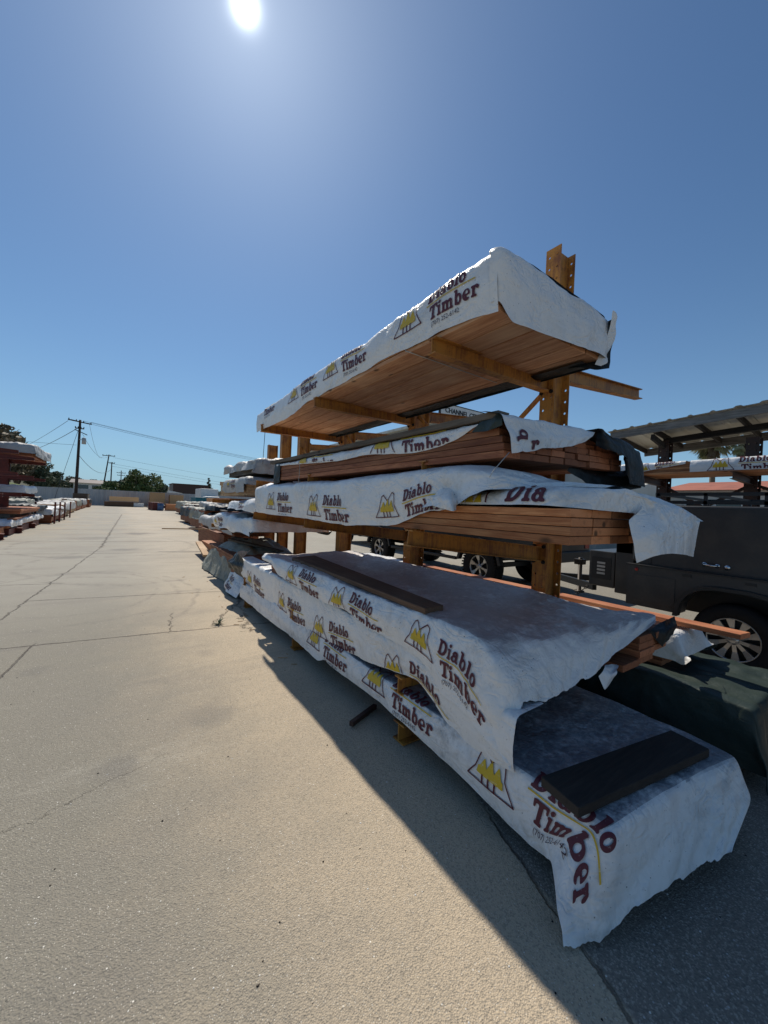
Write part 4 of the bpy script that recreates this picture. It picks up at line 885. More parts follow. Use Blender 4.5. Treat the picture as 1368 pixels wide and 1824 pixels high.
wheel(tr,(TX+.09,1.12,.345),.345,.22,-1,'alloy',spokes=10,rimr=.63); wheel(tr,(6.75,1.12,.345),.345,.22,1,'alloy',rimr=.63)
b=MB(); b.beam((TX+.2,1.12,.345),(6.65,1.12,.345),.07,.07); b.build('axle','black',tr)
# pickup
def pickup(name,label,cat,x0,x1,ya,yf,yr,wr,H,body,dark='black',style='alloy',fine=True,group=None,ww=.28,lift=0.0):
    "ya rear bumper y; yf front bumper y; axle positions"
    (ay,by)=yr; t=thing(name,label,cat,((x0+x1)/2,(ya+yf)/2,0),group); zb=wr*0.98+lift*0; zs=0.50+lift; hood=1.14+lift; ra=wr*1.22
    def arc(cy): return [(cy+ra*math.cos(R(a)),max(zs-.02,wr+ra*math.sin(R(a)))) for a in (176,160,140,115,90,65,40,20,4)]
    low=[(ya,zs+.12),(ya,hood-.05),(ya+.1,hood)]
    low+=[(yf-.35,hood-.02),(yf-.08,hood-.12),(yf,zs+.25),(yf,zs+.05)]
    low+=[(by+ra,zs)]+[(p[0],p[1]) for p in arc(by)[::-1]]+[(by-ra,zs),(ay+ra,zs)]+[(p[0],p[1]) for p in arc(ay)[::-1]]+[(ay-ra,zs),(ya+.05,zs+.05)]
    seen=[];
    for p in low:
        if not seen or math.hypot(p[0]-seen[-1][0],p[1]-seen[-1][1])>.01: seen.append(p)
    b=MB(); prism(b,seen,x0,x1,0.03); b.build('body',body,t)
    c0=ay+0.75; c1=by-0.25
    cab=[(c0,hood-.01),(c0+.12,H-.06),(c0+.3,H),(c1-.75,H),(c1-.55,H-.05),(c1+.1,hood-.01)]
    b=MB(); prism(b,cab,x0+.10,x1-.10,0.05); b.build('cab',body,t)
    for s in (x0+.094,x1-.10):
        b=MB(); prism(b,[(c0+.18,hood+.03),(c0+.26,H-.12),(c1-.78,H-.1),(c1-.1,hood+.03)],s,s+.006); b.build('side_window','glass',t)
    b=MB(); b.box(x0+.22,x1-.22,c0+.01,c0+.02,hood+.05,H-.15); 
    for yy in (ya-.06,yf-.04):
        b=MB(); b.box(x0+.04,x1-.04,yy,yy+.12,zs,zs+.2,.02); b.build('bumper',dark,t)
    for s in (x0-.05,x1-.03):
        b=MB(); b.box(s,s+.08,ay+ra+.08,by-ra-.08,zs-.14,zs-.08,.01); b.build('side_step',dark,t)
        for cy in (ay,by):
            b=MB(); o1=[(cy+(ra+.05)*math.cos(R(a)),wr+(ra+.05)*math.sin(R(a))) for a in range(170,9,-16)]; i1=[(cy+(ra-.01)*math.cos(R(a)),wr+(ra-.01)*math.sin(R(a))) for a in range(10,171,16)]
            prism(b,o1+i1,s-.01 if s<x0 else s+.01,s+.09); b.build('wheel_flare',dark,t)
        for cy in (c0+.35,(c0+c1)/2+.25):
            b=MB(); xx=(x0-.02 if s<x0 else x1+.005); b.box(xx,xx+.015,cy,cy+.16,hood-.16,hood-.13); b.build('door_handle','chrome' if body!='pickup' else dark,t)
    for sx in (x0+.06,x1-.36):
        b=MB(); b.box(sx,sx+.3,yf-.10,yf+.005,hood-.32,hood-.16,.02); b.build('headlight','alloy',t)
        b=MB(); b.box(sx if sx<(x0+x1)/2 else sx+.15,(sx if sx<(x0+x1)/2 else sx+.15)+.14,ya-.012,ya+.01,hood-.4,hood-.08); b.build('tail_light','redlens',t)
    for cy in (ay,by):
        wheel(t,(x0+ww/2-.02,cy,wr),wr,ww,-1,style,spokes=6 if wr>.38 else 8,rimr=.55 if wr>.38 else .64); wheel(t,(x1-ww/2+.02,cy,wr),wr,ww,1,style,spokes=6,rimr=.55)
        b=MB(); b.beam((x0+.2,cy,wr),(x1-.2,cy,wr),.09,.09); b.build('axle',dark,t)
    return t
pickup('pickup_truck','dark lifted pickup truck with chunky tyres parked beyond the rack towing the trailer','pickup truck',5.86,7.78,3.95,9.75,(5.12,8.62),.425,1.98,'pickup','black','alloy',lift=.13)
pickup('parked_car','white car partly visible beyond the dark pickup truck','car',7.9,9.6,10.6,14.9,(11.6,14.1),.33,1.5,'white','black','alloy',ww=.2)
# ================================================================ RIGHT RACK UNDER A METAL ROOF
rr=thing('roofed_rack','brown steel rack under a weathered corrugated lean-to roof at the right','storage rack',(8.7,2,0))
RX=8.6
for Y in (3.07,1.80,-0.1):
    c=MB(); H=2.93 if Y!=3.07 else 3.02; plate(c,RX,RX+.01,Y,.17,0.0,H,True,0.12,0.013); plate(c,RX+.21,RX+.22,Y,.17,0.0,H,True,.12,.013); c.box(RX+.0105,RX+.2095,Y-.004,Y+.004,0.0,H); c.build('column','rack_dark' if Y!=1.80 else 'rack_dark',rr)
    a=MB(); ibeam(a,(RX-.005,Y,2.19),(7.62,Y,2.22),.11,.07); a.build('arm','rack_dark',rr)
    b=MB(); ibeam(b,(RX-.005,Y,.07),(7.5,Y,.07),.12,.15); b.build('base','rack_dark',rr)
for (ya,yb) in ((3.07,1.80),(1.80,-.1)):
    ym=(ya+yb)/2
    for q in ((ya,2.15,ym,1.75),(yb,2.15,ym,1.75)):
        b=MB(); b.beam((RX+.1,q[0],q[1]),(RX+.1,q[2],q[3]),.05,.05,(1,0,0)); b.build('brace','rack_dark',rr)
b=MB(); b.beam((RX+.1,3.0,1.75),(RX+.1,-.2,1.75),.06,.06); b.build('girt','rack_dark',rr)
# roof: front edge z 3.13 at Y=3.74, back edge lower; slopes away from the lane
def rz(x,y): return 3.19+(x-8.0)*(-0.09)+(3.74-y)*0.062
ro=[];n=0
b=MB(); G=[]
for x in np.linspace(7.93,9.62,3):
    row=[]
    for y in np.arange(3.80,-1.6,-0.03): row.append((x,y,rz(x,y)+(0.022 if (y*3.3)%1<0.22 else 0.0)))
    G.append(row)
G=np.array(G); b.grid(G,flip=True,smooth=False); G2_=G.copy(); G2_[:,:,2]-=0.004; b.grid(G2_,flip=False,smooth=False); b.build('roof_sheet','metalroof',rr)
for x,h in ((8.0,.13),(9.55,.15)):
    b=MB(); b.beam((x,3.76,rz(x,3.76)-.02-h/2),(x,-1.55,rz(x,-1.55)-.02-h/2),.045,h); b.build('fascia','fasciawood',rr)
for y in (3.72,3.07,2.45,1.9,1.35,.8,.1,-.6):
    b=MB(); b.beam((8.03,y,rz(8.03,y)-.07),(9.52,y,rz(9.52,y)-.07),.04,.09); b.build('rafter','oldwood',rr)
for y in (3.07,-.1):
    b=MB(); b.beam((RX+.11,y,2.9),(8.08,y,3.02),.05,.10); b.build('strut','oldwood',rr)
b=MB(); b.beam((RX+.11,3.1,3.02),(RX+.11,-.2,3.22),.09,.10); b.build('beam','oldwood',rr)
bundle('lumber_bundle','long red bundle on the roofed rack at the right, under a logo wrap','lumber',7.72,2.28,-.9,3.42,.14,.04,6,5,'fir',jit=.02)
XF=7.70
for (p0,p1,lab) in (((3.46,2.28),(2.42,2.44),'short printed wrap with slanting hem on the roofed rack at the right'),((2.36,2.30),(-.9,2.30),'longer printed wrap on the roofed rack at the right, below the palm trees')):
    cols=[]
    for Y in np.linspace(p0[0],p1[0],12):
        f=(p0[0]-Y)/(p0[0]-p1[0]); zb=p0[1]+(p1[1]-p0[1])*f; cols.append([(XF,Y,zb),(XF-.01,Y,(zb+2.5)/2),(XF+.01,Y,2.495),(8.3,Y,2.50),(8.58,Y,2.498)])
    s_=Sheet(cols,.025,(1,1),.004,.008,int(p0[0]*9)); 
    ll=[(0,LOGO,(XF,3.18,2.405),1,1,.78)] if p0[0]>3 else [(0,LOGO,(XF,2.12,2.415),1,1,.95),(0,LOGO,(XF,.9,2.415),1,1,.95)]
    cloth('tarp',lab,[s_],ll)
# ================================================================ BUILDINGS
def house(name,label,x0,x1,y0,y1,h,wallm,roofm,pitch=0.0,over=0.4,wins=(),wside='x',ridge='y',cat='building'):
    t=thing(name,label,cat,(x0,y0,0)); b=MB(); b.box(x0,x1,y0,y1,0,h); b.build('wall',wallm,t)
    b=MB()
    if pitch:
        if ridge=='y':
            xm=(x0+x1)/2; 
            b.add([(x0-over,y0-over,h-.02),(xm,y0-over,h+pitch),(x1+over,y0-over,h-.02),(x0-over,y1+over,h-.02),(xm,y1+over,h+pitch),(x1+over,y1+over,h-.02)],[(0,1,4,3),(1,2,5,4),(0,2,1),(3,4,5),(0,3,5,2)])
        else:
            ym=(y0+y1)/2
            b.add([(x0-over,y0-over,h-.02),(x0-over,ym,h+pitch),(x0-over,y1+over,h-.02),(x1+over,y0-over,h-.02),(x1+over,ym,h+pitch),(x1+over,y1+over,h-.02)],[(0,3,4,1),(1,4,5,2),(0,1,2),(3,5,4),(0,2,5,3)])
    else: b.box(x0-over,x1+over,y0-over,y1+over,h,h+.25)
    b.build('roof',roofm,t)
    for (a0,a1,z0,z1) in wins:
        b=MB()
        if wside=='x': b.box(x0-.06,x0+.02,a0,a1,z0,z1); fr=b.build('window','white',t); c=MB(); c.box(x0-.08,x0-.055,a0+.1,a1-.1,z0+.1,z1-.1); c.build('pane','glass',fr)
        else: b.box(a0,a1,y0-.06,y0+.02,z0,z1); fr=b.build('window','white',t); c=MB(); c.box(a0+.1,a1-.1,y0-.08,y0-.055,z0+.1,z1-.1); c.build('pane','glass',fr)
    return t
house('tile_roof_building','long white building with red tile roof seen between the posts of the roofed rack',24,33,-12,8.2,3.05,'stucco','tile',.75,.5,((2.2,4.0,1.5,2.6),(5.2,6.3,1.5,2.6),(6.7,7.5,1.5,2.6),(-2,0,1.5,2.6)))
house('metal_shed','low shed with pale corrugated roof left of the tile-roofed building',17,27,8.4,16,2.45,'metalwall','metalroof',.9,.3)
sb=thing('store_building','tall grey corrugated store building behind the highest wrap, carrying a lettered sign','building',(13.8,15,0))
b=MB(); b.box(13.8,30,15.2,32,0,6.15); b.build('wall','metalwall',sb)
b=MB(); b.box(13.6,30.2,15.0,32.2,6.15,6.30); b.build('roof','metalroof',sb)
for i in range(4):
    b=MB(); b.beam((14.2+i*1.9,15.25,6.3),(14.2+i*1.9,15.25,7.2),.08,.08); b.build('sign_post','rack_dark',sb)
sg=thing('shop_sign','long white rooftop sign with black capital lettering above the store','sign',(13.7,15,6.5))
b=MB(); b.box(13.7,21.4,14.98,15.10,6.52,7.12,.01); b.build('board','signw',sg)
b=MB(); b.mat('letter')
for (x0_,x1_,z0_,z1_) in ((13.66,21.44,7.12,7.16),(13.66,21.44,6.48,6.52),(13.66,13.70,6.48,7.16),(21.40,21.44,6.48,7.16)): b.box(x0_,x1_,14.96,15.11,z0_,z1_)
b.build('frame','letter',sg)
def letters(txt,size,x,z,bold=0.0):
    V,Fc=plain_text(txt,size); mb=MB(); mb.add([(x+a,14.972,z+c) for a,c in V],[f for f in Fc]); 
    return mb,max(a for a,c in V)
for txt,size,x,z in (('CHANNEL CITY',.37,14.0,6.68),('LUMBER',.52,17.6,6.64)):
    mb,wd=letters(txt,size,x,z)
    for dx,dz in ((.012,.0),(-.012,0),(0,.012),(.018,.01)):
        V,Fc=plain_text(txt,size); mb.add([(x+a+dx,14.972-.002*(1+abs(dx)*40+dz*70),z+c+dz) for a,c in V],Fc)
    mb.build('lettering','letter',sg)
# ================================================================ ROWS OF STOCK
def pile(name,label,x0,x1,y0,y1,z0,z1,m='red',cat='lumber',group=None,bw=.19,bt=.045,jit=.04,seed=0):
    "a stack of boards lying along Y, as one mesh of separate-looking boards"
    r=random.Random(seed+int(x0*10)+int(y0*7)); b=MB(); nc=max(1,int((x1-x0)/bw)); nr=max(1,int((z1-z0)/bt)); w_=(x1-x0)/nc; h=(z1-z0)/nr
    for i in range(nc):
        for j in range(nr):
            a=y0+r.uniform(0,jit); c=y1-r.uniform(0,jit); b.box(x0+i*w_+.002,x0+(i+1)*w_-.003,a,c,z0+j*h,z0+(j+1)*h-.004)
    for k in range(max(2,int((y1-y0)/1.5))):
        yy=y0+.2+k*1.5
        if z0>0.02 and z0<.2: b.box(x0+.01,x1-.01,yy,yy+.09,0.0,z0-.001)
    return tag(b.build(name,m,None,((x0+x1)/2,y0,z0)),label,cat,group)
def cover(label,x0,x1,y0,y1,zt,zf,zb,zn,m='tarp_far',seed=1,logos=(),fo=.05,cr=.02,res=.05,group=None,n=9,flare=.08):
    if seed>315: fo*=.6; cr*=.5; n=max(5,n-3)
    else: cr*=.6; fo*=1.2
    s_=draped(x0-.03,x1+.03,y0,y1,zt+.02,zf,zb,zn,seed,res,cr,fo,n,flare)
    return cloth('tarp',label,[s_],[(0,LOGO_TXT if k=='t' else LOGO,p,1,1,sc) for k,p,sc in logos],(m,),'tarp',group)
# second rack beyond the first one
r2=thing('cantilever_rack','shorter orange cantilever rack standing beyond the big one, posts ending below its top level','storage rack',(3.1,9,0))
for Y in (8.45,9.35):
    make_column(r2,Y,3.12 if Y<9 else 2.92,False)
    for z in (.95,1.50,1.90): arm(r2,Y,z-.03,z,1.75 if z<1.9 else 1.9,bolts=False,h=.10,h2=.08)
    arm(r2,Y,z,z+.05,4.6,1,bolts=False)
    b=MB(); ibeam(b,(CX-.002,Y,.068),(1.9,Y,.06),.115,.16,.01); b.build('base','rack',r2)
pile('lumber_stack','stack of grey boards on the second orange rack under a crumpled grey tarp',1.98,2.9,7.0,8.9,2.02,2.16,'greywood')
cover('crumpled grey tarp bulging over the topmost stack of the second orange rack',1.96,2.9,6.9,9.0,2.26,2.10,2.0,2.02,'tarp_far',301,n=8,fo=.09)
pile('lumber_stack','stack of pale boards in a square white wrap on the second orange rack',1.84,2.85,6.9,9.0,1.62,1.92,'pale')
cover('square white printed wrap over pale boards on the second orange rack',1.83,2.86,6.85,8.6,1.93,1.68,1.7,1.80,'tarp_far',302,(('l',(1.81,8.2,1.84),.7),),fo=.02,n=8)
pile('lumber_stack','thin layer of orange boards sticking out left on the second orange rack',1.95,2.8,8.6,11.2,1.47,1.57,'fir')
cover('white tarp corner flaring out in the sun beyond the long third level wrap',1.74,2.8,5.9,7.6,1.52,1.36,1.35,1.40,'tarp',303,(('t',(1.71,7.2,1.47),.7),),fo=.06,n=6,flare=.3)
pile('lumber_stack','board stack beneath the sagging white wrap beyond the far post',1.72,2.85,6.1,8.8,1.05,1.22,'pale')
cover('sagging white wrap with folded logo hanging beyond the far posts',1.70,2.92,5.95,8.7,1.235,0.98,1.0,1.05,'tarp',304,(('l',(1.67,8.6,1.12),.8),),fo=.05,n=9,flare=.15)
pile('lumber_stack','stack of boards on the second rack under the wrap with repeated small marks',2.15,2.95,8.9,11.6,.72,1.02,'red')
cover('grey wrap with rows of small repeated marks on the second rack',2.12,3.0,8.8,11.4,1.05,.76,.8,.82,'tarp_far',305,fo=.03,n=8)
pile('lumber_stack','dark ended boards under the second rack beside the bright orange boards',2.3,3.2,10.6,14.5,.12,.62,'red')
# orange boards and the grey-green lump
pile('lumber_stack','bright orange boards laid flat at the lane edge behind the grey-green lump',2.0,2.9,9.6,12.0,.10,.36,'fir')
q=[P(372,985,Z=.12),P(384,972,Z=.30)]
b=MB(); b.beam((1.90,10.3,.13),(1.98,12.0,.30),.26,.05); tag(b.build('board','pale',None,(1.9,10.6,.2)),'pale orange board end leaning out into the lane beside the orange boards','plank')
pile('lumber_stack','hidden boards under the grey-green canvas lump at the lane edge',1.75,2.9,6.9,9.3,.12,.52,'red')
cols=[]
for Y,h,xo in ((9.9,.25,.1),(9.6,.45,.0),(9.2,.60,-.05),(8.8,.68,-.05),(8.4,.66,0),(8.0,.62,-.02),(7.6,.58,.02),(7.2,.50,.05),(6.9,.30,.08),(6.8,.06,.1)):
    cols.append([(1.62+xo,Y,.02),(1.70+xo,Y,h*.35),(1.80+xo,Y,h*.75),(2.05,Y,h),(2.5,Y,h+.03),(2.95,Y,h*.95),(3.0,Y,h*.5)])
LM=Sheet(cols,.03,(6,3),.008,.055,310,cell=.25,hem=.01)
cloth('canvas','rumpled grey-green canvas heaped over low boards at the lane edge',[LM],[],('tarp_grey',),'tarp')
b=MB(); b.beam((1.92,8.3,.72),(2.62,7.2,.58),.13,.035); b.beam((2.0,8.4,.755),(2.2,8.12,.735),.12,.03); tag(b.build('board','greywood',None,(1.92,8.3,.72)),'grey board slanting across the grey-green canvas','plank')
cols=[]
for Y,h,xo in ((7.5,.45,.35),(7.2,.46,.2),(6.9,.44,.05),(6.6,.40,.0),(6.35,.36,.0),(6.1,.33,.05)):
    cols.append([(1.50+xo*.6,Y,.03),(1.56+xo*.6,Y,h*.4),(1.66+xo,Y,h*.8),(1.85+xo,Y,h),(2.4,Y,h+.02),(2.6,Y,h*.6)])
DT=Sheet(cols,.025,(2,2),.010,.05,311,hem=.01)
cloth('tarp','printed tarp end spilling onto the pavement before the grey-green canvas',[DT],[(0,LOGO_TXT,(1.60,7.25,.22),1,1,.9)],('tarp',))
pile('lumber_stack','low boards at the lane edge ending in the spilled printed tarp',1.72,2.8,6.1,7.3,.10,.34,'red')
# farther right row: covered piles receding to the bins
RR=[(3.35,4.6,15.2,18.8,1.0,'tarp_black','slumped black sheeting over the stack past the orange boards'),(3.3,4.9,19.2,23.5,1.15,'tarp_grey','greenish tarp over a low stack, second pile past the orange boards'),(3.6,5.6,24.5,30,1.1,'tarp_black','black sheeting over a pile past the greenish tarp'),(4.6,6.6,31.5,38,1.2,'tarp_grey','drab tarp on the pile just before the dark bins'),(5.2,7.6,40,47,1.35,'tarp_grey','drab tarp heap nearest the teal bin')]
for i,(a,b_,c,d,h,mm,lab) in enumerate(RR):
    pile('lumber_stack','boards below the '+lab.split(' over')[0].split(' on ')[0].replace('over','')[:60],a,b_,c,d,.12,h-.12,'red')
    cover(lab,a,b_,c+.25,d,h-.08,h*.45,h*.4,h*.6,mm,320+i,fo=.16,cr=.05,res=.09,n=10,flare=.2)
pile('lumber_stack','dark stack with protruding lath end facing the lane',2.45,3.2,12.6,15.0,.12,.92,'red')
cover('greyish wrap sagging over the dark stack with the protruding lath',2.42,3.22,12.5,15.0,.95,.68,.6,.72,'tarp_far',331,fo=.06,n=8,flare=.15)
def bin_(label,x0,x1,y0,y1,h,m):
    t=thing('skip_bin',label,'waste bin',((x0+x1)/2,y0,0)); b=MB(); b.box(x0,x1,y0,y1,.12,h,.03)
    for k in range(int((x1-x0)/.7)): b.box(x0+.2+k*.7,x0+.3+k*.7,y0-.06,y0-.001,.2,h-.1)
    b.build('body',m,t); b=MB(); b.box(x0-.05,x1+.05,y0-.05,y1+.05,h,h+.12,.02); b.build('rim',m,t); return t
a=P(352,893,Y=56); bin_('teal metal bin beside the dark bins at the end of the right-hand row',8.3,10.4,55,59,1.75,'teal')
bin_('long dark navy bin right of the teal bin',10.6,16.0,54,58,1.7,'navy')
# white box truck
bt=thing('box_truck','white box truck parked nose-on behind the teal bin','truck',(11.2,60,0))
b=MB(); b.box(10.0,12.4,62.0,67,1.0,3.25,.05); b.build('cargo_box','white',bt)
b=MB(); b.box(10.15,12.25,60.0,61.9,.55,2.1,.12); b.build('cab','white',bt)
b=MB(); b.box(10.3,12.1,59.93,59.99,1.35,1.95,.02); b.build('windscreen','glass',bt)
b=MB(); b.box(10.3,12.1,59.9,59.99,.75,1.1,.02); b.build('grille','black',bt)
for x in (10.2,12.0):
    for y in (60.9,65.6): wheel(bt,(x+.1,y,.45),.45,.28,-1 if x<11 else 1,'alloy')
# left row
LRk=thing('cantilever_rack','dark red cantilever rack at the left edge with stubby arms over the low piles','storage rack',(-3.8,22,0))
for Y in (22.2,19.4,16.6):
    c=MB(); c.box(-4.05,-3.78,Y-.14,Y-.12,0,3.6); c.box(-4.05,-3.78,Y+.12,Y+.14,0,3.6); c.box(-3.93,-3.90,Y-.12,Y+.12,0,3.6); c.build('column','rack_red',LRk)
    for z,xt in ((2.78,-2.62),(2.08,-2.62),(1.40,-2.95)):
        a=MB(); ibeam(a,(-3.775,Y,z+.03),(xt,Y,z-.0),.20,.12,.02,.11); a.build('arm','rack_red',LRk)
        a=MB(); ibeam(a,(-4.055,Y,z+.03),(-5.3,Y,z),.20,.12,.02,.11); a.build('arm','rack_red',LRk)
    b=MB(); ibeam(b,(-3.77,Y,.12),(-2.9,Y,.1),.2,.25,.02); b.build('base','rack_red',LRk)
pile('lumber_stack','red-ended stack on the top arms of the dark red rack',-3.75,-2.72,19.7,23.3,2.90,3.12,'red')
s_=draped(-3.80,-2.62,19.6,23.6,3.36,3.02,2.95,3.0,340,.06,.03,.07,12,.1); cloth('tarp','grey-white tarp crowning the dark red rack, crinkled end lit by the sun',[s_],[],('tarp_far',),'tarp')
pile('lumber_stack','stack on the lowest arms of the dark red rack inside a smooth white wrap',-3.75,-2.98,20.0,22.4,1.50,1.72,'red')
s_=draped(-3.78,-2.92,19.9,22.5,1.78,1.46,1.5,1.5,341,.06,.02,.03,12,.05); cloth('tarp','smooth grey-white wrap on the lowest arms of the dark red rack',[s_],[],('tarp',),'tarp')
pile('lumber_stack','nearest low stack with a red-painted end at the left edge',-4.3,-3.12,14.5,17.9,.05,.33,'red')
for k,(y,h) in enumerate(((18.3,.30),(20.4,.32),(22.9,.34))):
    b=MB(); b.box(-4.2,-3.07,y,y+1.5,.0,h*.75,.01); tag(b.build('dunnage_block','rack_red',None,(-3.6,y,0)),('dark red base block under the crinkled white tarp, nearest one','dark red base block under the crinkled white tarp, middle one','dark red base block under the crinkled white tarp, farthest one')[k],'support block','dark red base blocks')
pile('lumber_stack','low boards on the dark red blocks under the crinkled white tarp',-4.2,-3.08,18.1,25.0,.26,.48,'red')
s_=draped(-4.25,-3.0,18.0,25.2,.52,.30,.3,.35,342,.06,.05,.07,14,.1); cloth('tarp','crinkled white tarp over the low boards on dark red blocks at the left',[s_],[],('tarp',),'tarp')
b=MB(); b.box(-4.7,-2.95,19.5,23.6,.80,.88); b.box(-4.2,-3.0,19.6,23.5,.70,.79); tag(b.build('board_deck','red',None,(-3.8,19.5,.8)),'flat deck of red-edged boards above the crinkled white tarp','lumber')
pile('lumber_stack','dark stack of boards beneath the red-edged deck at the left',-4.6,-3.25,19.4,24.2,.53,.69,'greywood')
for k,(x,y,h) in enumerate(((-2.62,25.5,1.10),(-2.60,27.3,1.08),(-2.60,29.6,1.05),(-2.58,32.6,1.05),(-3.3,25.0,1.1))):
    b=MB(); b.beam((x,y,0),(x+.02,y,h),.07,.07); tag(b.build('stake','rack_red',None,(x,y,0)),['nearest rusty stake guarding the white-covered pile','second rusty stake in front of the white-covered pile','third rusty stake in front of the white-covered pile','farthest rusty stake beside the plywood-topped stack','rusty stake set back behind the nearest stakes'][k],'stake','rusty stakes along the left row')
LL=[(-4.2,-2.75,25.6,31.0,.80,'tarp','bright white tarp sloping over the pile behind the rusty stakes'),(-4.6,-2.85,31.6,36.5,.95,'tarp_far','brownish tarp over the stack at the farthest rusty stake'),(-5.2,-3.1,38,44,1.0,'tarp_far','pale flat tarp on the stack past the rusty stakes'),(-5.4,-3.2,46,52,1.05,'tarp_grey','grey-green tarp on the stack in the middle of the left row'),(-5.5,-3.2,53.5,60,1.1,'tarp_far','rumpled light tarp near the utility pole end of the left row'),(-5.6,-3.0,61.5,67,1.1,'tarp_black','dark heap of sheeting at the far end of the left row')]
for i,(a,b_,c,d,h,mm,lab) in enumerate(LL):
    pile('lumber_stack','board stack below the '+lab.split(' over')[0].split(' on ')[0].split(' near')[0].split(' of ')[0],a,b_,c,d,.12,h-.1,'pale' if i in (1,2) else 'red')
    cover(lab,a,b_,c+.5*(i%2),d,h-.06,h*(.30 if i==0 else .55),h*.4,h*.55,mm,350+i,fo=.14,cr=.05,res=.1,n=10,flare=.2)
pile('lumber_stack','stack of brown beams standing taller at the far end of the left row',-4.7,-3.2,62,66,1.12,1.75,'greywood')
pickup('flatbed_truck','black work truck with a ladder rack behind the dark red rack','truck',-9.2,-7.3,33,38.6,(34.4,37.4),.40,1.95,'black','black','alloy')
b=MB()
for y in (33.2,35.2,37.2): b.beam((-9.1,y,1.2),(-9.1,y,2.5),.08,.08); b.beam((-7.4,y,1.2),(-7.4,y,2.5),.08,.08); b.beam((-9.1,y,2.5),(-7.4,y,2.5),.08,.08)
for x in (-9.1,-7.4): b.beam((x,33,2.54),(x,37.4,2.54),.08,.08)
tag(b.build('ladder_rack','black',None,(-8.2,35,1.2)),'black steel ladder rack standing over the work truck bed','rack')
pickup('parked_car','dark green car with a curved pale roof in front of the back fence','car',-9.6,-7.8,47,51.6,(48,50.6),.33,1.75,'tarp_grey','black','alloy',ww=.2)
# stock by the back fence
pile('lumber_stack','wide flat stack of brown boards on the ground by the back fence',-1.7,2.0,72,73.6,.10,.75,'brownplank',bw=.5,bt=.2)
pile('lumber_stack','long pale timber pack raised on the flat stack by the back fence',-1.1,2.7,72.2,73.4,.85,1.55,'pale',bw=3.8,bt=.23)
pile('lumber_stack','tall pale yellow lumber pile, left of the two by the fence',4.2,6.3,71.8,74,.12,2.45,'pale',bw=2.1,bt=.30)
pile('lumber_stack','lower pale yellow lumber pile, right of the two by the fence',7.0,9.0,72,74,.12,2.2,'pale',bw=2,bt=.3)
cover('dark sheeting sprawled at the foot of the two pale yellow piles',5.8,9.8,69.5,71.3,.45,.05,.05,.05,'tarp_black',371,fo=.12,cr=.05,res=.12,n=7)
pile('lumber_stack','white wrapped low pack at the end of the flat brown stack',2.05,3.4,71.9,73.6,.10,.62,'white',bw=1.3,bt=.5)
for k,(x,y) in enumerate(((3.3,58.6),(3.4,57.0),(3.5,55.4))):
    pile('lumber_stack',['farthest dark red crate in the line standing in the lane','middle dark red crate in the line standing in the lane','nearest dark red crate beside the blue drum in the lane'][k],x,x+1.25,y,y+1.2,.05,1.0,'rack_red','crate','dark red crates in the lane',bw=.6,bt=.3)
pile('lumber_stack','low yellow-brown pack beside the dark red crates in the lane',5.0,6.4,55.4,57,.05,.85,'fir',bw=1.3,bt=.25)
b=MB(); b.lathe((4.35,54.9,0),2,[(0,0),(0,.32),(.28,.33),(.30,.345),(.32,.33),(.58,.33),(.60,.345),(.62,.33),(.9,.32),(.9,.29),(.88,0)],20); tag(b.build('drum','blue',None,(4.35,54.9,0)),'blue drum standing in front of the dark red crates','drum')
# fence
fe_=thing('metal_fence','long pale corrugated sheet fence closing the far end of the yard','fence',(0,75,0))
b=MB(); G=[]
for z in (0.02,2.5):
    G.append([(x,75+.03*math.sin(x*14)+.004*math.sin(x*3),z) for x in np.arange(-60,60,.11)])
b.grid(np.array(G),flip=True,smooth=True); b.build('sheeting','fence',fe_)
b=MB(); b.beam((-60,75.06,2.5),(60,75.06,2.5),.06,.06); b.build('rail','fence',fe_)
for x in range(-60,61,6):
    b=MB(); b.beam((x,75.1,0),(x,75.1,2.6),.09,.09); b.build('post','fence',fe_)
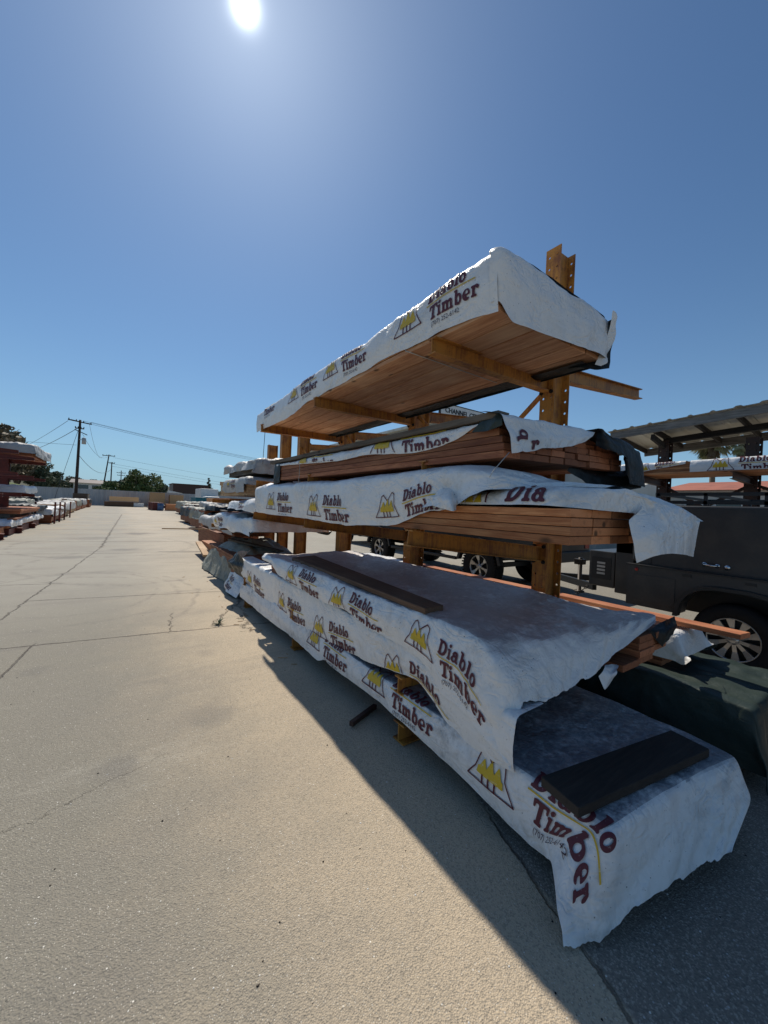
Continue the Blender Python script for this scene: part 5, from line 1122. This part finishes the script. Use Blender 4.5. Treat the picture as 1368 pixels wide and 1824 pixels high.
# ================================================================ LAND BEYOND
def hill(name,m,cx,cy,rx,ry,h,seed=0,n=40,label=None):
    G=[]
    for i in range(n):
        row=[]
        for j in range(n):
            x=cx-rx+2*rx*i/(n-1); y=cy-ry+2*ry*j/(n-1); d=math.hypot((x-cx)/rx,(y-cy)/ry); z=h*max(0,math.cos(min(1,d)*math.pi/2))**1.3
            row.append((x,y,z))
        G.append(row)
    G=np.array(G); G[:,:,2]*=1+0.25*fbm(G[:,:,0]/rx*4,G[:,:,1]/ry*4,seed); G[:,:,2]-=0.3
    b=MB(); b.grid(G,flip=True,smooth=True); return tag(b.build(name,m),kind='structure')
hill('hill','hill',-120,330,110,150,32,5)
hill('green_mound','grass',-22,94,20,13,4.2,9)
hill('hill','hill',60,520,120,80,16,6)
def tree(name,label,x,y,h,cr,m='leaf',z0=0,seed=0,group=None,n=900,leaf=.35,trunk=.3,flat=1.0,kind='round'):
    r=random.Random(seed); t=thing(name,label,'tree',(x,y,z0),group); b=MB(); th=h*trunk
    top=Vector((x+r.uniform(-.3,.3),y,z0+h*.8)); b.tube([(x,y,z0-.2),(x+r.uniform(-.1,.1),y,z0+th),top],[h*.03,h*.022,h*.008],7)
    blobs=[]
    nb=9 if kind=='round' else 12
    for k in range(nb):
        a=r.uniform(0,6.28); f=r.uniform(.3,.95)
        if kind=='round': c=Vector((x+math.cos(a)*cr*f*.75,y+math.sin(a)*cr*f*.75,z0+th+(h-th)*r.uniform(.25,.85))); br=cr*r.uniform(.3,.55)
        else: zz=k/(nb-1); w_=cr*(1-zz)*.9+.15; c=Vector((x+math.cos(a)*w_*.5,y+math.sin(a)*w_*.5,z0+th*.5+(h-th*.5)*zz*.95)); br=w_*.6
        blobs.append((c,br)); 
        if kind=='round': b.tube([(x,y,z0+th*r.uniform(.7,1.2)),c],[h*.012,h*.004],5)
    b.build('trunk','bark',t); c_=MB(); V=[];Fc=[]
    for i in range(n):
        c,br=blobs[r.randrange(len(blobs))]; d=Vector((r.gauss(0,1),r.gauss(0,1),r.gauss(0,1)*flat)).normalized()*br*(r.random()**.4)
        d.z*=.75; p=c+d; s_=leaf*r.uniform(.5,1.3); u=Vector((r.gauss(0,1),r.gauss(0,1),r.gauss(0,1))).normalized(); v=u.orthogonal().normalized(); k=len(V)
        V+=[p-u*s_-v*s_*.4,p+u*s_*.2-v*s_*.6,p+u*s_,p+v*s_*.6]; Fc.append((k,k+1,k+2,k+3))
    c_.add(V,Fc); c_.build('crown',m,t); return t
def palm(label,x,y,h,cr,seed=0,fr=46,skirt=True):
    r=random.Random(seed); t=thing('palm_tree',label,'palm tree',(x,y,0)); b=MB(); b.tube([(x,y,0),(x+.1,y,h*.5),(x,y,h)],[.38,.3,.26],8); b.build('trunk','bark',t)
    c=MB()
    for i in range(fr):
        a=r.uniform(0,6.28); el=r.uniform(-1.1,1.15); L_=cr*r.uniform(.8,1.1); d=Vector((math.cos(a)*math.cos(el),math.sin(a)*math.cos(el),math.sin(el)))
        p0=Vector((x,y,h)); side=Vector((-math.sin(a),math.cos(a),0)); st=p0+d*L_*.55; 
        c.beam(p0,st,.05,.03)
        for k in range(13):
            f=(k-6)/6; dd=(d+side*f*.9).normalized(); e=st+dd*L_*.5*(1-.25*abs(f)); e.z-=.22*L_*(.3+abs(f)*.4+max(0,-el)*.5); m=(st+e)/2+Vector((0,0,.04*L_)); ww=.055*cr/1.8
            c.add([st,m+side*ww+Vector((0,0,.02)),e,m-side*ww],[(0,1,2,3)])
    c.build('crown','palm',t)
    if skirt:
        s_=MB()
        for i in range(90):
            a=r.uniform(0,6.28); z=h-r.uniform(.0,1.9); q=Vector((x+math.cos(a)*.35,y+math.sin(a)*.35,z)); e=q+Vector((math.cos(a)*.45,math.sin(a)*.45,-.8)); sd_=Vector((-math.sin(a),math.cos(a),0))*.12
            s_.add([q-sd_,q+sd_,e+sd_*.3,e-sd_*.3],[(0,1,2,3)])
        s_.build('dead_frond_skirt','bark',t)
    return t
palm('shaggy fan palm with drooping dead fronds seen under the roofed rack',60,16.1,11.6,2.5,3,90)
palm('bushier fan palm next to the dark post at the right',60,13.3,11.2,2.0,4,80)
# trees behind the fence
TR=[(-2.6,98,4.6,2.6,'leaf'),(-.2,99,5.0,2.6,'leaf'),(1.6,101,5.4,2.2,'leafd'),(3.6,99,7.6,2.9,'leaf'),(5.8,100,6.6,3.0,'leaf'),(7.6,101,5.0,2.2,'leafd')]
LB=['low bushy tree right of the tilted utility pole','second bushy tree right of the tilted utility pole','dark small tree in the middle of the group behind the fence','tallest feathery tree of the group behind the fence','broad dense tree right of the tallest one behind the fence','lowest tree ending the group behind the fence']
for i,(x,y,h,c,m) in enumerate(TR): tree('tree',LB[i],x,y,h,c,m,0,20+i,'trees behind the back fence',1300,.30)
HT=[(-36,195,27,11,'leafo'),(-31.5,198,19,6.5,'leafo'),(-27,205,15,6,'leafd'),(-23,200,12,5,'leafd'),(-19,205,11,4.5,'leafd'),(-15.5,210,9.5,4,'leafo'),(-12,212,9,3.6,'leafd'),(-8,215,9,3.6,'leafd'),(-4.5,216,8,3,'leafo'),(-40,170,14,6,'leafd')]
HL=['huge olive-brown tree at the left edge above the red rack','olive-brown tree right of the huge one','dark tree behind the arms of the red rack','dark tree just left of the thin utility post','dark tree just right of the thin utility post','brownish tree on the slope left of the main pole','small dark tree left of the main pole','dark rounded tree just right of the main pole','lowest brownish tree at the right end of the slope','dark tree behind the column of the red rack']
for i,(x,y,h,c,m) in enumerate(HT): tree('hillside_tree',HL[i],x,y,h,c,m,0,50+i,'trees on the left hillside',1800,c*.10,.15)
tree('conifer','pointed dark conifer above the white box truck',35.5,200,12.5,4.2,'leafd',0,80,None,900,.5,.2,kind='cone')
for k,(px,lab) in enumerate(((378,'tiny distant palm just right of the conifer'),(404,'tiny distant palm near the rack stacks'))):
    q=P(px,873,Y=220); palm(lab,q[0],220,q[2]-0.5,1.5,90+k,40,False)
for k,(x,y,h,c) in enumerate(((32,205,7,3),(40,205,6.5,4),(46,206,6,4),(26,190,5.5,2.5))):
    tree('bush',['round shrub left of the conifer','broad low shrub right of the conifer','farther low shrub near the rack stacks','small dark shrub beside the flat dark building'][k],x,y,h,c,'leafd',0,95+k,'far shrubs beyond the fence',500,.5,.1)
house('low_house','low dark-roofed house with wide windows behind the green mound',-9,-1.5,120,130,4.6,'stucco','rack_dark',1.0,.8,((-8.3,-6,1.8,4.2),(-5.5,-3,1.8,4.2)),'y',ridge='x')
house('flat_building','flat dark building on the horizon left of the conifer',19,33,185,200,8.0,'rack_dark','rack_dark',0)
house('white_shed','white-roofed shed peeking above the fence right of the tree group',7.5,13.5,112,120,3.1,'white','white',.6,.3)
# ================================================================ POLES AND WIRES
def pole(label,x,y,h,lean,arms,r=.16,extra=False):
    t=thing('utility_pole',label,'utility pole',(x,y,0)); b=MB(); b.tube([(x,y,0),(x+lean,y,h)],[r,r*.65],10); b.build('post','pole',t)
    for (z,wd,tl) in arms:
        xx=x+lean*z/h; b=MB(); b.beam((xx-wd/2,y-.2,z+tl),(xx+wd/2,y-.2,z-tl),.12,.14); a_=b.build('crossarm','pole',t)
        for k in range(4):
            f=-.46+.92*k/3; b=MB(); b.lathe((xx+f*wd,y-.2,z-tl*f*2+.07),2,[(0,0),(0,.05),(.1,.07),(.18,.04),(.18,0)],8); b.build('insulator','bolt',a_)
    if extra:
        b=MB(); xx=x+lean*.75; b.lathe((xx+.55,y-.2,8.6),2,[(0,0),(0,.25),(.8,.25),(.9,.1),(.9,0)],12); b.beam((xx,y-.2,9.2),(xx+.6,y-.2,9.2),.06,.06); b.build('transformer','fence',t)
        b=MB(); b.beam((xx-.5,y-.2,10.5),(xx+.9,y-.2,9.9),.10,.10); b.build('drop_arm','pole',t)
    return t
pole('tall main utility pole with transformer rising above the left row',-4.85,68,11.9,.25,((11.6,2.6,.15),(10.7,1.0,0)),.21,True)
pole('tilted utility pole behind the fence, left of the pair',-3.3,110,11.2,1.3,((10.9,2.4,0),),.17)
pole('shorter upright utility pole, right of the pair',-1.6,112,9.6,.15,((9.4,1.2,0),),.17)
pole('thin utility post left of the main pole',-25.3,150,13.5,0,((12.8,1.2,0),),.17)
pole('small far pole beside the pair of poles',.6,150,10,0,((9.2,2.4,0),(8.4,2.0,0)),.17)
def wire(label,a,c,sag,r=.018,n=16,group='overhead power lines'):
    pts=[]
    a,c=Vector(a),Vector(c)
    for i in range(n+1):
        f=i/n; p=a.lerp(c,f); p.z-=sag*4*f*(1-f); pts.append(p)
    b=MB(); b.tube(pts,r,4,False); return tag(b.build('power_line','wire',None,tuple(a)),label,'power line',group)
for k,(dx,dz) in enumerate(((1.2,0),(.4,.1),(-1.0,.2))): wire(['upper wire of the triple span from the main pole to the right','middle wire of the triple span from the main pole to the right','lower wire of the triple span from the main pole to the right'][k],(-4.6+dx,67.8,11.75+dz*.3),(47,62,7.2-k*.35),.9,.022)
wire('single wire from the tilted pole to the far right',(-1.2,110,10.6),(70,112,4.2),.6,.025)
wire('wire from the shorter pole running right, upper of two',(-1.4,112,9.3),(72,114,2.4),.4,.025)
wire('wire from the shorter pole running right, lower of two',(-1.4,112,8.7),(72,114,1.6),.4,.025)
wire('wire between the main pole and the tilted pole, highest one',(-3.6,68,11.6),(-3.0,110,10.9),2.2,.02)
wire('wire between the main pole and the tilted pole, lower one',(-4.3,68,10.0),(-2.0,110,10.9),1.6,.02)
wire('slack wire drooping from the main pole to the shorter pole',(-4.6,68,7.0),(-1.5,112,8.0),1.6,.03)
wire('taut wire from the main pole to the thin post, upper one',(-5.9,68,11.6),(-25.3,150,12.9),.5,.025)
wire('taut wire from the main pole down to the thin post, lower one',(-5.0,68,10.6),(-25.0,150,12.6),1.0,.035)
wire('faint long wire leaving the frame at the left of the main pole',(-4.9,68,8.4),(-60,100,13),1,.02)
wire('guy cable slanting down left of the main pole',(-4.8,68,10.4),(-7.4,70,.2),0,.03)

# ================================================================ LITTER ON THE PAVEMENT
def scatter(name,label,m,n,x0,x1,y0,y1,smin,smax,seed,flat=.6,dens=None):
    r=random.Random(seed); b=MB()
    for _ in range(n):
        x=r.uniform(x0,x1); y=y0+(y1-y0)*r.random()**1.6; k=r.uniform(smin,smax); a=r.uniform(0,3.14); pts=[]
        for i in range(6):
            q=a+i*1.047; pts.append((x+math.cos(q)*k*r.uniform(.7,1.2),y+math.sin(q)*k*r.uniform(.5,1.1),0.0005))
        top=[(x+(p[0]-x)*.55,y+(p[1]-y)*.55,k*flat*r.uniform(.7,1.3)) for p in pts]
        b.add(pts+top,[(i,(i+1)%6,6+(i+1)%6,6+i) for i in range(6)]+[(6,7,8,9,10,11)],False)
    return tag(b.build(name,m),label,'gravel',None,'stuff')
scatter('grit','loose dark grit and pebbles strewn over the near pavement','bolt',160,-3.5,2.6,.4,9,.0025,.006,5)
scatter('pale_grit','loose pale stone chips strewn over the near pavement','stucco',420,-3.5,2.6,.35,8,.002,.005,6,.4)
r_=random.Random(3); b=MB()
for _ in range(46):
    x=r_.uniform(1.0,2.4); y=r_.uniform(3.2,9); a=r_.uniform(0,3.14); l=r_.uniform(.02,.09); b.beam((x,y,.004),(x+math.cos(a)*l,y+math.sin(a)*l,.006),.006,.005)
tag(b.build('wood_splinters','pale'),'thin wood splinters scattered beside the rack feet','splinters',None,'stuff')
def weed(label,x,y,s,seed):
    r=random.Random(seed); b=MB()
    for i in range(26):
        a=r.uniform(0,6.28); l=s*r.uniform(.5,1); h=s*r.uniform(.1,.7); p=Vector((x,y,0)); q=p+Vector((math.cos(a)*l,math.sin(a)*l,h)); sd_=Vector((-math.sin(a),math.cos(a),0))*s*.07; mm=(p+q)/2+Vector((0,0,h*.3))
        b.add([p,mm+sd_,q,mm-sd_],[(0,1,2,3)])
    return tag(b.build('weed','leafd',None,(x,y,0)),label,'weed')
w1=P(390,1112,Z=0); weed('small dry weed growing from the wide joint beside the rack shadow',w1[0],w1[1],.10,1)
w2=P(427,1049,Z=0); weed('little green weed by the far rack foot',w2[0]-.02,w2[1],.12,2)
b=MB(); b.beam((1.62,2.35,.02),(1.34,2.22,.03),.03,.03); tag(b.build('steel_bar','rack_dark',None,(1.5,2.3,.02)),'rusty bar end poking from under the lowest tarp','bar')

# ================================================================ YARD CLUTTER ALONG THE ROWS
def loose(label,x,y,z,ln,wd,th,ang,m,slope=0.0):
    b=MB(); d=Vector((math.sin(ang),math.cos(ang),slope)); p=Vector((x,y,z)); b.beam(p,p+d*ln,wd,th); return tag(b.build('board',m,None,(x,y,z)),label,'plank')
loose('grey board leaning off the bright white tarp of the left row',-2.9,27.0,.72,3.2,.22,.05,.12,'greywood',-.05)
loose('long brown board across the pale flat tarp in the left row',-3.4,38.5,1.12,4.0,.3,.08,-.1,'brownplank')
loose('reddish board sticking from the crinkled white tarp towards the lane',-3.05,18.6,.56,4.5,.25,.05,-.05,'red')
loose('thin lath pointing into the lane from the dark stack',2.55,12.7,.62,1.5,.04,.03,-1.35,'pale')
loose('dark board on the slumped black sheeting of the right row',3.4,15.6,1.10,2.6,.2,.06,.15,'oldwood')
loose('grey plank on the black sheeting of the right row',4.0,25,1.15,4,.3,.08,.1,'greywood')
for k,(x,y,h,m,lab) in enumerate(((-3.6,23.8,.95,'tarp_black','black sheeting bunched on the deck beneath the red rack arms'),(-4.6,28.0,1.15,'tarp_grey','drab bundle behind the bright white tarp in the left row'),(-4.9,33.5,1.25,'tarp_black','black lump behind the brownish tarp in the left row'),(3.9,17.6,1.32,'tarp_black','black roll of sheeting on top of the slumped black sheeting'),(4.3,22.0,1.4,'tarp_far','grey roll of sheeting on the greenish tarp of the right row'))):
    s_=draped(x-.5,x+.6,y,y+2.2,h,h-.25,h-.25,h-.25,400+k,.07,.03,.10,6,.3); cloth('tarp',lab,[s_],[],(m,),'tarp')

# trailer seams and fasteners
for (y0_,y1_,z0_,z1_) in ((-.62,-.614,.98,1.64),(1.86,1.866,.98,1.60)):
    b=MB(); b.box(TX+.024,TX+.0295,y0_,y1_,z0_,z1_); b.build('seam','black',tr)
b=MB()
for y in (-.35,.1,.6,1.0,1.5):
    b.box(TX-.0515,TX-.0465,y-.04,y+.04,.905,.93)
b.build('vent_slot','black',tr)
b=MB(); b.box(TX-.12,TX-.105,.60,.64,.36,.64); b.build('mud_flap','rubber',tr)

b=MB(); b.box(5.45,6.55,-2.4,2.0,.46,.925,.02); b.build('chassis','black',tr)
